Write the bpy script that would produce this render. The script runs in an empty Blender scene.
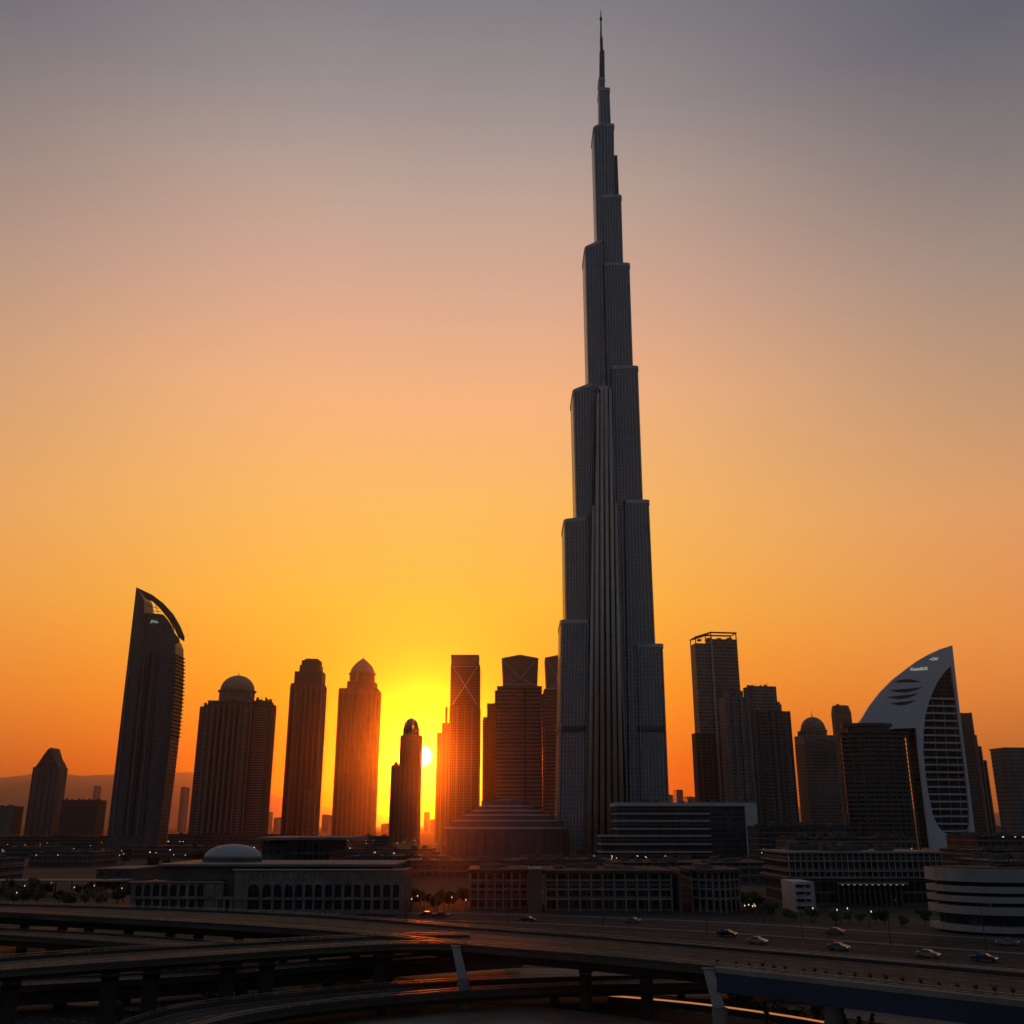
import bpy, math, random
from mathutils import Vector, Matrix
from mathutils.geometry import tessellate_polygon
R = random.Random(7)
S = bpy.context.scene
COL = S.collection

# ------------------------------------------------------------------ camera
F = 984.0; PITCH = math.radians(17.65); H = 25.0
cp, sp = math.cos(PITCH), math.sin(PITCH)
cam = bpy.data.objects.new('camera', bpy.data.cameras.new('camera'))
COL.objects.link(cam); S.camera = cam
cam.data.sensor_width = 36.0; cam.data.lens = 36.0 * F / 1024.0
cam.location = (0, 0, H); cam.rotation_euler = (math.pi / 2 + PITCH, 0, 0)
cam.data.clip_start = 0.5; cam.data.clip_end = 60000

def ray(px, py):
    u = (px - 512) / F; v = (512 - py) / F
    return u, cp - v * sp, sp + v * cp
def P(px, py, Y):                      # point at forward distance Y
    u, a, b = ray(px, py); t = Y / a
    return Vector((u * t, Y, H + t * b))
def G(px, py, z=0.0):                  # point on the level z
    u, a, b = ray(px, py); t = (z - H) / b
    return Vector((u * t, a * t, z))

# ------------------------------------------------------------------ world
SUN_EL = math.radians(3.7); SUN_AZ = math.radians(-5.07)       # azimuth from +Y towards +X
sd = Vector((math.sin(SUN_AZ) * math.cos(SUN_EL), math.cos(SUN_AZ) * math.cos(SUN_EL), math.sin(SUN_EL)))
W = bpy.data.worlds.new('World'); S.world = W; W.use_nodes = True
nt = W.node_tree; nt.nodes.clear()
def N(t, kind, **kw):
    n = t.nodes.new(kind)
    for k, v in kw.items(): setattr(n, k, v)
    return n
def math_node(t, op, a, b=None, c=None, clamp=False):
    n = t.nodes.new('ShaderNodeMath'); n.operation = op; n.use_clamp = clamp
    for i, x in enumerate((a, b, c)):
        if x is None: continue
        if isinstance(x, (int, float)): n.inputs[i].default_value = x
        else: t.links.new(x, n.inputs[i])
    return n.outputs[0]
def ramp(t, fac, stops, interp='LINEAR'):
    n = t.nodes.new('ShaderNodeValToRGB'); n.color_ramp.interpolation = interp
    e = n.color_ramp.elements
    while len(e) < len(stops): e.new(0.5)
    for i, (p, c) in enumerate(stops):
        e[i].position = p
    for i, (p, c) in enumerate(stops):
        e[i].color = (c[0], c[1], c[2], 1)
    if fac is not None: t.links.new(fac, n.inputs[0])
    return n.outputs[0]
def mixc(t, fac, a, b, mode='MIX'):
    n = t.nodes.new('ShaderNodeMix'); n.data_type = 'RGBA'; n.blend_type = mode
    for s, x in (('Factor', fac), ('A', a), ('B', b)):
        i = [k for k in n.inputs if k.name == s and k.type == ('VALUE' if s == 'Factor' else 'RGBA')][0]
        if isinstance(x, (int, float)): i.default_value = x
        elif isinstance(x, tuple): i.default_value = (x[0], x[1], x[2], 1)
        else: t.links.new(x, i)
    return [o for o in n.outputs if o.type == 'RGBA'][0]
tc = N(nt, 'ShaderNodeTexCoord')
sep = N(nt, 'ShaderNodeSeparateXYZ'); nt.links.new(tc.outputs['Generated'], sep.inputs[0])
wx, wy, wz = sep.outputs
hl = math_node(nt, 'SQRT', math_node(nt, 'ADD', math_node(nt, 'MULTIPLY', wx, wx), math_node(nt, 'MULTIPLY', wy, wy)))
ca = math_node(nt, 'DIVIDE', math_node(nt, 'ADD', math_node(nt, 'MULTIPLY', wx, math.sin(SUN_AZ)),
               math_node(nt, 'MULTIPLY', wy, math.cos(SUN_AZ))), math_node(nt, 'MAXIMUM', hl, 1e-4))
azr = math_node(nt, 'ARCCOSINE', math_node(nt, 'MINIMUM', math_node(nt, 'MAXIMUM', ca, -1.0), 1.0))   # 0..pi
dt = N(nt, 'ShaderNodeVectorMath', operation='DOT_PRODUCT')
nt.links.new(tc.outputs['Generated'], dt.inputs[0]); dt.inputs[1].default_value = sd
th = math_node(nt, 'ARCCOSINE', math_node(nt, 'MINIMUM', dt.outputs['Value'], 1.0))                   # radians from the sun
near = ramp(nt, wz, [(0.0, (.95, .08, .001)), (.05, (.95, .12, .001)), (.12, (.98, .28, .006)), (.21, (.99, .45, .040)),
                     (.31, (.97, .485, .120)), (.41, (.93, .46, .215)), (.49, (.74, .41, .275)), (.58, (.515, .366, .300)),
                     (.64, (.35, .288, .280)), (.71, (.22, .209, .231)), (.85, (.12, .13, .16)), (1.0, (.075, .09, .125))])
far = ramp(nt, wz, [(0.0, (.40, .115, .035)), (.055, (.55, .155, .034)), (.115, (.78, .235, .045)), (.17, (.83, .285, .066)),
                    (.28, (.72, .33, .140)), (.385, (.50, .30, .185)), (.485, (.335, .255, .215)), (.56, (.22, .19, .19)),
                    (.644, (.127, .127, .158)), (.8, (.085, .095, .13)), (1.0, (.075, .09, .125))])
rear = ramp(nt, wz, [(0.0, (.072, .078, .092)), (.1, (.098, .106, .122)), (.3, (.104, .122, .152)), (.6, (.098, .114, .146)), (1.0, (.080, .098, .135))])
def sstep(val, a, b):
    n = N(nt, 'ShaderNodeMapRange', interpolation_type='SMOOTHSTEP')
    n.inputs[1].default_value = a; n.inputs[2].default_value = b
    nt.links.new(val, n.inputs[0]); return n.outputs[0]
w1 = sstep(azr, math.radians(5), math.radians(39))
w2 = sstep(azr, math.radians(34), math.radians(85))
sky = mixc(nt, w2, mixc(nt, w1, near, far), rear)
aur_wide = ramp(nt, math_node(nt, 'DIVIDE', th, math.radians(20)),
           [(0.0, (.05, .22, 0)), (.18, (.05, .22, 0)), (.32, (.02, .12, 0)), (.46, (0, .06, 0)), (.75, (0, .012, 0)), (1.0, (0, 0, 0))])
aur_core = ramp(nt, math_node(nt, 'DIVIDE', th, math.radians(5)), [(0.0, (.3, .34, .0)), (.25, (.15, .22, 0)), (.6, (.05, .08, 0)), (1.0, (0, 0, 0))])
aur = mixc(nt, 1.0, mixc(nt, sstep(wz, .035, .12), (0, 0, 0), aur_wide), aur_core, 'ADD')
disc = N(nt, 'ShaderNodeMapRange', interpolation_type='SMOOTHSTEP')
disc.inputs[1].default_value = math.radians(.70); disc.inputs[2].default_value = math.radians(.16)
nt.links.new(th, disc.inputs[0])
discc = mixc(nt, disc.outputs[0], (0, 0, 0), (6.5, 6.0, 4.4))
tot = mixc(nt, 1.0, mixc(nt, 1.0, sky, aur, 'ADD'), discc, 'ADD')
bg1 = N(nt, 'ShaderNodeBackground'); nt.links.new(tot, bg1.inputs[0]); bg1.inputs[1].default_value = 1.0
nis = N(nt, 'ShaderNodeTexSky', sky_type='NISHITA'); nis.sun_disc = False
nis.sun_elevation = SUN_EL; nis.sun_rotation = SUN_AZ
nis.air_density = 1.0; nis.dust_density = 2.0
bg2 = N(nt, 'ShaderNodeBackground'); nt.links.new(nis.outputs[0], bg2.inputs[0]); bg2.inputs[1].default_value = 0.002
add = N(nt, 'ShaderNodeAddShader'); nt.links.new(bg1.outputs[0], add.inputs[0]); nt.links.new(bg2.outputs[0], add.inputs[1])
wo = N(nt, 'ShaderNodeOutputWorld'); nt.links.new(add.outputs[0], wo.inputs[0])

# ------------------------------------------------------------------ sun, exposure, sampling
sl = bpy.data.lights.new('sun', 'SUN'); sl.energy = 1.85; sl.angle = math.radians(.5); sl.color = (1.0, .125, .002)
so = bpy.data.objects.new('sun', sl); COL.objects.link(so)
so.rotation_euler = sd.to_track_quat('Z', 'Y').to_euler()
S.view_settings.view_transform = 'Standard'; S.view_settings.look = 'None'
S.view_settings.exposure = 0; S.view_settings.gamma = 1; S.view_settings.use_curve_mapping = False
C = S.cycles
C.use_denoising = True; C.max_bounces = 5; C.diffuse_bounces = 3; C.glossy_bounces = 3; C.volume_bounces = 0
C.transparent_max_bounces = 8; C.caustics_reflective = False; C.caustics_refractive = False; C.sample_clamp_indirect = 4.0

# ------------------------------------------------------------------ mesh helpers
SPLIT = {'pier', 'column', 'roof_unit', 'crown_strut', 'mechanical_band', 'vertical_recess', 'rail_post', 'window_bay', 'cross_brace', 'crown_brace', 'pilaster', 'louvre_slot', 'fin_blade', 'canopy_fin', 'string_course', 'cornice_band'}
class MB:
    def __init__(s): s.v = []; s.f = []; s.c = []
    def add(s, vs, fs):
        o = len(s.v); s.c.append((o, len(s.f))); s.v += [tuple(v) for v in vs]; s.f += [[i + o for i in f] for f in fs]
    def box(s, x0, x1, y0, y1, z0, z1):
        s.add([(x0, y0, z0), (x1, y0, z0), (x1, y1, z0), (x0, y1, z0), (x0, y0, z1), (x1, y0, z1), (x1, y1, z1), (x0, y1, z1)],
              [(0, 3, 2, 1), (4, 5, 6, 7), (0, 1, 5, 4), (1, 2, 6, 5), (2, 3, 7, 6), (3, 0, 4, 7)])
    def loft(s, rings, cap=True):
        n = len(rings[0]); vs = [v for r in rings for v in r]; fs = []
        for k in range(len(rings) - 1):
            for i in range(n):
                j = (i + 1) % n
                fs.append((k * n + i, k * n + j, (k + 1) * n + j, (k + 1) * n + i))
        if cap:
            fs.append(tuple(range(n - 1, -1, -1))); fs.append(tuple((len(rings) - 1) * n + i for i in range(n)))
        s.add(vs, fs)
    def prism(s, poly, z0, z1):
        s.loft([[(x, y, z0) for x, y in poly], [(x, y, z1) for x, y in poly]])
    def lathe(s, cx, cy, prof, n=32, ry=1.0):
        s.loft([[(cx + r * math.cos(2 * math.pi * i / n), cy + ry * r * math.sin(2 * math.pi * i / n), z) for i in range(n)] for r, z in prof])
    def tube(s, a, b, r, r2=None, n=6):
        a, b = Vector(a), Vector(b); d = (b - a).normalized()
        u = d.orthogonal().normalized(); w = d.cross(u); r2 = r if r2 is None else r2
        s.loft([[a + (u * math.cos(t) + w * math.sin(t)) * r for t in [2 * math.pi * i / n for i in range(n)]],
                [b + (u * math.cos(t) + w * math.sin(t)) * r2 for t in [2 * math.pi * i / n for i in range(n)]]])
    def bar(s, a, b, w, h):                 # a rectangular bar between two points
        a, b = Vector(a), Vector(b); d = (b - a).normalized()
        sd_ = d.cross(Vector((0, 0, 1)))
        sd_ = sd_.normalized() if sd_.length > 1e-4 else Vector((1, 0, 0))
        up = sd_.cross(d)
        r = [(-w / 2, -h / 2), (w / 2, -h / 2), (w / 2, h / 2), (-w / 2, h / 2)]
        s.loft([[a + sd_ * x + up * y for x, y in r], [b + sd_ * x + up * y for x, y in r]])
    def plate(s, loops, y0, y1):            # loops of (x, z): the outline first, holes after; thickness along y
        vs = [[Vector((x, z, 0)) for x, z in l] for l in loops]
        tris = tessellate_polygon(vs); flat = [v for l in vs for v in l]; n = len(flat)
        pts = [(v.x, y0, v.y) for v in flat] + [(v.x, y1, v.y) for v in flat]
        fs = [tuple(t) for t in tris] + [tuple(i + n for i in reversed(t)) for t in tris]
        o = 0
        for l in vs:
            m = len(l)
            for i in range(m):
                a, b = o + i, o + (i + 1) % m
                fs.append((a, b, b + n, a + n))
            o += m
        s.add(pts, fs)
    def build(s, name, mat, parent=None, smooth=False):
        if name in SPLIT and len(s.c) > 1:                 # every pier, column, roof unit ... becomes a part of its own
            o = None; ends = s.c[1:] + [(len(s.v), len(s.f))]
            for (v0, f0), (v1, f1) in zip(s.c, ends):
                q = MB(); q.add(s.v[v0:v1], [[i - v0 for i in f] for f in s.f[f0:f1]]); o = q.build(name, mat, parent, smooth)
            return o
        me = bpy.data.meshes.new(name); me.from_pydata(s.v, [], s.f); me.update()
        import bmesh
        bm = bmesh.new(); bm.from_mesh(me); bmesh.ops.recalc_face_normals(bm, faces=bm.faces); bm.to_mesh(me); bm.free()
        if smooth: me.polygons.foreach_set('use_smooth', [True] * len(me.polygons))
        me.materials.append(mat)
        o = bpy.data.objects.new(name, me); COL.objects.link(o)
        if parent: o.parent = parent
        return o
def tag(o, label=None, cat=None, group=None, kind=None):
    if label: o['label'] = label
    if cat: o['category'] = cat
    if group: o['group'] = group
    if kind: o['kind'] = kind
    return o
def root(name, loc, label, cat, group=None, rz=0):
    o = bpy.data.objects.new(name, None); COL.objects.link(o)
    o.location = loc; o.rotation_euler = (0, 0, rz); o.empty_display_size = 1
    return tag(o, label, cat, group)
def copy_tree(o, parent=None):
    c = o.copy(); COL.objects.link(c)
    if parent: c.parent = parent
    for ch in list(KIDS.get(o.name, [])):
        d = ch.copy(); COL.objects.link(d); d.parent = c
        for g in KIDS.get(ch.name, []):
            e = g.copy(); COL.objects.link(e); e.parent = d
    return c
KIDS = {}
def learn(o):
    KIDS[o.name] = list(o.children)
    for c in o.children: KIDS[c.name] = list(c.children)

# ------------------------------------------------------------------ materials
def base_mat(name):
    m = bpy.data.materials.new(name); m.use_nodes = True
    t = m.node_tree; b = t.nodes['Principled BSDF']
    return m, t, b
def plain(name, col, rough=.7, metal=0.0, var=.25, scale=.15, spec=.5):
    m, t, b = base_mat(name)
    tc = N(t, 'ShaderNodeTexCoord')
    nz = N(t, 'ShaderNodeTexNoise'); nz.inputs['Scale'].default_value = scale; nz.inputs['Detail'].default_value = 6
    t.links.new(tc.outputs['Object'], nz.inputs['Vector'])
    lo = tuple(c * (1 - var) for c in col); hi = tuple(min(1, c * (1 + var)) for c in col)
    c = ramp(t, nz.outputs['Fac'], [(.3, lo), (.7, hi)])
    t.links.new(c, b.inputs['Base Color'])
    b.inputs['Roughness'].default_value = rough; b.inputs['Metallic'].default_value = metal
    b.inputs['Specular IOR Level'].default_value = spec
    return m
def emit(name, col, strength):
    m, t, b = base_mat(name)
    b.inputs['Base Color'].default_value = (*col, 1); b.inputs['Emission Color'].default_value = (*col, 1)
    b.inputs['Emission Strength'].default_value = strength
    return m
def facade(name, wall, glass, fh=3.4, bay=3.0, hf=.55, wf=.6, lit=0.0, wrough=.9, grough=.45, gmetal=0.0, dirt=.3, litcol=(1, .72, .38), lits=.7, gvar=.8):
    m, t, b = base_mat(name)
    tc = N(t, 'ShaderNodeTexCoord'); sx = N(t, 'ShaderNodeSeparateXYZ'); t.links.new(tc.outputs['Object'], sx.inputs[0])
    u = math_node(t, 'DIVIDE', math_node(t, 'ADD', sx.outputs[0], sx.outputs[1]), bay)
    v = math_node(t, 'DIVIDE', sx.outputs[2], fh)
    fu, fv = math_node(t, 'FRACT', u), math_node(t, 'FRACT', v)
    a = (1 - wf) / 2
    mk = math_node(t, 'MULTIPLY', math_node(t, 'MULTIPLY', math_node(t, 'GREATER_THAN', fu, a), math_node(t, 'LESS_THAN', fu, 1 - a)),
                   math_node(t, 'MULTIPLY', math_node(t, 'GREATER_THAN', fv, .22), math_node(t, 'LESS_THAN', fv, .22 + hf)))
    cv = N(t, 'ShaderNodeCombineXYZ')
    t.links.new(math_node(t, 'FLOOR', u), cv.inputs[0]); t.links.new(math_node(t, 'FLOOR', v), cv.inputs[1])
    wn = N(t, 'ShaderNodeTexWhiteNoise', noise_dimensions='3D'); t.links.new(cv.outputs[0], wn.inputs[0])
    g = mixc(t, wn.outputs['Value'], tuple(c * (1 - gvar * .5) for c in glass), tuple(c * (1 + gvar) for c in glass))
    nz = N(t, 'ShaderNodeTexNoise'); nz.inputs['Scale'].default_value = .06; nz.inputs['Detail'].default_value = 6
    mp = N(t, 'ShaderNodeMapping'); mp.inputs['Scale'].default_value = (1, 1, .25); t.links.new(tc.outputs['Object'], mp.inputs[0]); t.links.new(mp.outputs[0], nz.inputs['Vector'])
    w = ramp(t, nz.outputs['Fac'], [(.3, tuple(c * (1 - dirt) for c in wall)), (.7, tuple(min(1, c * (1 + dirt)) for c in wall))])
    t.links.new(mixc(t, mk, w, g), b.inputs['Base Color'])
    t.links.new(math_node(t, 'MULTIPLY_ADD', mk, grough - wrough, wrough), b.inputs['Roughness'])
    b.inputs['Specular IOR Level'].default_value = .12
    if gmetal: t.links.new(math_node(t, 'MULTIPLY', mk, gmetal), b.inputs['Metallic'])
    if lit > 0:
        l = math_node(t, 'MULTIPLY', math_node(t, 'GREATER_THAN', wn.outputs['Value'], 1 - lit), mk)
        b.inputs['Emission Color'].default_value = (*litcol, 1)
        t.links.new(math_node(t, 'MULTIPLY', l, lits), b.inputs['Emission Strength'])
    return m
M = {}
M['tan'] = facade('sandstone flats facade', (.30, .24, .19), (.035, .035, .04), 3.4, 3.2, .55, .55, .0)
M['tan2'] = facade('brown flats facade', (.17, .135, .11), (.018, .018, .022), 3.4, 2.6, .6, .55, .0, dirt=.1)
M['grey'] = facade('grey flats facade', (.22, .22, .22), (.035, .04, .045), 3.4, 3.0, .55, .6, .0)
M['dglass'] = facade('dark curtain wall', (.055, .06, .065), (.03, .036, .042), 3.8, 1.8, .72, .86, .0, .5, .12)
M['bglass'] = facade('blue grey curtain wall', (.10, .12, .14), (.05, .06, .075), 3.8, 1.6, .74, .84, .0, .4, .16, .3)
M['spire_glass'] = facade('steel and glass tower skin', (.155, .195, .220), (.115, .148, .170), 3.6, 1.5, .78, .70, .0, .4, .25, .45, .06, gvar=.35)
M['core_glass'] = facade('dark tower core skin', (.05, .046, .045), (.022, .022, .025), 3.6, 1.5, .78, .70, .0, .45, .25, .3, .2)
M['gglass'] = facade('warm grey curtain wall', (.24, .23, .22), (.10, .10, .10), 3.8, 1.7, .62, .82, .0, .6, .45, .1, .15)
M['drumglass'] = plain('dark tinted glazing', (.085, .09, .098), .5, var=.2, spec=.2)
M['bays'] = facade('dark recessed window bay', (.075, .062, .055), (.014, .014, .018), 3.4, 1.4, .6, .7, .0)
M['blade_glass'] = facade('grey blade curtain wall', (.12, .12, .125), (.085, .09, .096), 3.8, 2.4, .76, .80, .0, .55, .35, .1, .08, gvar=.3)
M['office'] = facade('office glazing', (.10, .10, .10), (.02, .022, .026), 3.6, 2.2, .8, .88, .0, .5, .1)
M['low'] = facade('low block facade', (.115, .10, .092), (.03, .03, .035), 3.4, 2.8, .5, .55, .012, lits=.6)
M['lowg'] = facade('low block grey facade', (.085, .085, .09), (.03, .032, .036), 3.4, 3.6, .5, .7, .012, lits=.6)
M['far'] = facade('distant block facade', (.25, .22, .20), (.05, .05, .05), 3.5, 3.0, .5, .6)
M['conc'] = plain('concrete', (.20, .185, .17), .85, spec=.2)
M['dconc'] = plain('dark stained concrete', (.10, .092, .088), .9, spec=.2)
M['stone'] = plain('tan stone trim', (.27, .22, .18), .8, var=.08)
M['panel'] = plain('grey metal facade panel', (.235, .24, .25), .6, var=.08)
M['brown'] = plain('brown stone trim', (.20, .155, .125), .8, var=.08)
M['white'] = plain('white painted cladding', (.56, .575, .60), .5, var=.06, scale=.05)
M['bandw'] = plain('dusty white render', (.27, .275, .285), .7, var=.15, scale=.2)
M['conc2'] = plain('pale precast concrete', (.30, .31, .33), .7, var=.25, scale=.5)
M['pale'] = plain('pale cladding', (.42, .42, .43), .6, var=.12)
M['dome'] = plain('pale grey dome sheet', (.34, .33, .35), .6, var=.06)
M['steel'] = plain('grey steel', (.28, .29, .30), .4, .8)
M['fascia'] = plain('shade darkened concrete', (.05, .045, .042), .9, spec=.15)  # near-black concrete, the viaduct's underside shade is painted into this colour
M['rib'] = plain('brushed steel fins', (.46, .42, .38), .5, .35, .12)
M['dsteel'] = plain('dark steel', (.06, .06, .065), .45, .5)
M['glass'] = plain('dark window glass', (.018, .02, .024), .08, var=.3, spec=.6)
M['roof'] = plain('flat roof felt', (.055, .050, .047), .9, spec=.2)
M['roofl'] = plain('pale flat roof', (.14, .14, .15), .8, spec=.3)
M['asphalt'] = plain('asphalt', (.028, .027, .028), .9, var=.35, scale=.08, spec=.1)
M['deck'] = plain('worn deck asphalt', (.075, .064, .056), .9, var=.35, scale=.1, spec=.1)
M['paint'] = plain('worn road paint', (.24, .23, .21), .7, var=.25, scale=1.2)
M['kerb'] = plain('kerb and pavement concrete', (.10, .10, .105), .85, spec=.2)
M['blue'] = plain('dark blue painted girder', (.020, .035, .075), .35)
M['tyre'] = plain('rubber', (.02, .02, .02), .8)
M['leaf'] = plain('dark green leaves', (.055, .075, .030), .6, var=.5, scale=.9)
M['leaf2'] = plain('olive leaves', (.075, .075, .035), .6, var=.5, scale=.9)
M['bark'] = plain('bark', (.09, .065, .045), .9)
M['lamp'] = emit('lit lamp', (1.0, .74, .42), 1.5)
M['strip'] = emit('orange streak glow', (1.0, .36, .12), .5)  # emission painted in for an orange streak of light, not a lamp
M['dim'] = emit('dim amber downlight', (.9, .7, .3), .30)
M['sand'] = plain('bare sandy earth', (.21, .16, .13), .95, var=.3, scale=.12, spec=.1)
M['lampw'] = emit('cool lit lamp', (.95, .92, .88), .9)
M['sign'] = emit('lit sign letters', (.9, .88, .84), .38)
M['head'] = emit('lit headlight', (1.0, .93, .8), .35)
M['tail'] = emit('lit tail light', (1.0, .08, .03), .35)
M['rail'] = plain('polished guard rail', (.75, .72, .68), .18, 1.0, .05)
M['letter'] = plain('weathered bronze letters', (.11, .09, .08), .7)
CARCOL = {'black': (.012, .012, .014), 'white': (.26, .26, .27), 'silver': (.14, .143, .147), 'red': (.16, .02, .02), 'blue': (.03, .05, .12), 'grey': (.12, .12, .13), 'sand': (.19, .165, .13)}
for k, c in CARCOL.items(): M['car_' + k] = plain(k + ' car paint', c, .25, .2, .03)

# ------------------------------------------------------------------ ground, hills, haze
m, t, b = base_mat('sandy ground')
tcn = N(t, 'ShaderNodeTexCoord')
n1 = N(t, 'ShaderNodeTexNoise'); n1.inputs['Scale'].default_value = .012; n1.inputs['Detail'].default_value = 8
n2 = N(t, 'ShaderNodeTexNoise'); n2.inputs['Scale'].default_value = .35; n2.inputs['Detail'].default_value = 6
t.links.new(tcn.outputs['Object'], n1.inputs['Vector']); t.links.new(tcn.outputs['Object'], n2.inputs['Vector'])
c1 = ramp(t, n1.outputs['Fac'], [(.35, (.036, .031, .028)), (.65, (.075, .064, .056))])
t.links.new(mixc(t, .5, c1, ramp(t, n2.outputs['Fac'], [(.3, (.65, .65, .65)), (.7, (1.15, 1.15, 1.15))]), 'MULTIPLY'), b.inputs['Base Color'])
b.inputs['Roughness'].default_value = .95; b.inputs['Specular IOR Level'].default_value = .1
M['ground'] = m
g = MB(); nx = 24
xs = [-19000 + 38000 * i / nx for i in range(nx + 1)]; ys = [-700, -200, 0, 60, 120, 180, 240, 320, 400, 500, 700, 1000, 1500, 2200, 3200, 4800, 7000, 11000, 18000, 27000]
g.v = [(x, y, 0) for y in ys for x in xs]
g.f = [[j * (nx + 1) + i, j * (nx + 1) + i + 1, (j + 1) * (nx + 1) + i + 1, (j + 1) * (nx + 1) + i] for j in range(len(ys) - 1) for i in range(nx)]
tag(g.build('ground', M['ground']), kind='structure')

hm = plain('bare hillside', (.26, .21, .18), .95, var=.2, scale=.001)
ridge = [(-320, 800), (-200, 790), (-60, 784), (0, 777.5), (20, 775), (38, 771), (70, 775.5), (110, 774), (150, 773), (190, 772), (215, 777), (250, 788), (290, 800), (340, 810), (400, 816), (520, 817), (640, 815), (720, 812), (820, 806), (900, 808), (980, 814), (1060, 812), (1200, 806), (1330, 812)]
def hills():
    mb = MB(); n = 160; rows = []
    for k, (Y, fz) in enumerate(((21500, 0), (22400, .35), (23200, .72), (24000, 1.0), (24800, .7), (25600, 0))):
        row = []
        for i in range(n + 1):
            px = -320 + 1650 * i / n
            for (a, ya), (b_, yb) in zip(ridge, ridge[1:]):
                if a <= px <= b_: f = (px - a) / (b_ - a); py = ya + (yb - ya) * f; break
            z = P(512, py, 24000).z * fz
            if 0 < fz: z += fz * (45 * math.sin(i * .9) + 28 * math.sin(i * 2.3 + k) + R.uniform(-20, 20)) * (.25 if fz == 1 else 1)
            row.append((P(px, 800, 24000).x, Y, max(z, 0) - (.5 if fz == 0 else 0)))
        rows.append(row)
    mb.v = [v for r in rows for v in r]
    mb.f = [[k * (n + 1) + i, k * (n + 1) + i + 1, (k + 1) * (n + 1) + i + 1, (k + 1) * (n + 1) + i] for k in range(5) for i in range(n)]
    tag(mb.build('hills', hm, smooth=True), kind='structure')
hills()

hz = bpy.data.materials.new('haze air'); hz.use_nodes = True; ht = hz.node_tree; ht.nodes.clear()
pv = N(ht, 'ShaderNodeVolumePrincipled'); pv.inputs['Color'].default_value = (.86, .82, .78, 1)
pv.inputs['Density'].default_value = 3.4e-5; pv.inputs['Anisotropy'].default_value = .962
hout = N(ht, 'ShaderNodeOutputMaterial'); ht.links.new(pv.outputs[0], hout.inputs['Volume'])
hb = MB(); hb.box(-19500, 19500, -900, 27500, -1.6, 1250)
tag(hb.build('haze', hz), kind='stuff')

# ------------------------------------------------------------------ building frame
class Bld:
    """a building whose front stands at distance Y; local x right, y away from the camera"""
    def __init__(s, name, label, cat, pxl, pxr, yref, Y, d, group=None):
        s.Y, s.d = Y, d; turned = pxl > 640 and 640 < Y < 2000 and name != 'terraced_office'
        xl = P(pxl, yref, Y if pxl < 512 else Y + d).x
        xr = P(pxr, yref, Y + d if pxr < 512 else Y).x
        s.cx = (xl + xr) / 2; s.w = xr - xl
        s.r = root(name, (s.cx, Y, 0), label, cat, group)
        if turned: s.d = d * .74; s.r.rotation_euler = (0, 0, .13); s.r.location.x += 2.2 if name == 'sail_building' else 0
    def x(s, px, py, yy=0): return P(px, py, s.Y + yy).x - s.cx
    def z(s, py, yy=0): return P(512, py, s.Y + yy).z
    def p(s, name, mb, mat, smooth=False): return mb.build(name, M[mat], s.r, smooth)
def slabs(mb, x0, x1, y0, y1, z0, z1, fh, out=.5, th=.4):
    z = z0 + fh
    while z < z1 - .5:
        mb.box(x0 - out, x1 + out, y0 - out, y1 + out, z - th / 2, z + th / 2); z += fh
def piers(mb, x0, x1, y0, y1, z0, z1, n, out=.6, w=.8, ny=0):
    for i in range(n + 1):
        x = x0 + (x1 - x0) * i / n
        mb.box(x - w / 2, x + w / 2, y0 - out, y0 + .3, z0, z1)
    for i in range(1, ny + 1):
        y = y0 + (y1 - y0) * i / ny
        mb.box(x0 - out, x0 + .3, y - w / 2, y + w / 2, z0, z1); mb.box(x1 - .3, x1 + out, y - w / 2, y + w / 2, z0, z1)
def clutter(mb, x0, x1, y0, y1, z, n, h=3, s=3):
    for i in range(n):
        a, b_ = R.uniform(x0, x1 - s), R.uniform(y0, y1 - s)
        mb.box(a, a + R.uniform(.5, 1) * s, b_, b_ + R.uniform(.5, 1) * s, z, z + R.uniform(.3, 1) * h)
    for i in range(n // 3 + 1):
        a, b_ = R.uniform(x0, x1), R.uniform(y0, y1)
        mb.box(a - .12, a + .12, b_ - .12, b_ + .12, z, z + h * R.uniform(1, 1.8))
def balconies(mb, x0, x1, y, z0, z1, fh, depth=1.4):       # along a front
    z = z0 + fh
    while z < z1 - 1:
        mb.box(x0, x1, y - depth, y + .2, z - .15, z + .15); mb.box(x0, x1, y - depth, y - depth + .12, z + .15, z + 1.1); z += fh
def se(cx, cy, rx, ry, n=28, k=3.4):                          # rounded rectangle plan
    out = []
    for i in range(n):
        t = 2 * math.pi * i / n; c, s_ = math.cos(t), math.sin(t)
        out.append((cx + rx * math.copysign(abs(c) ** (2 / k), c), cy + ry * math.copysign(abs(s_) ** (2 / k), s_)))
    return out

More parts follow.
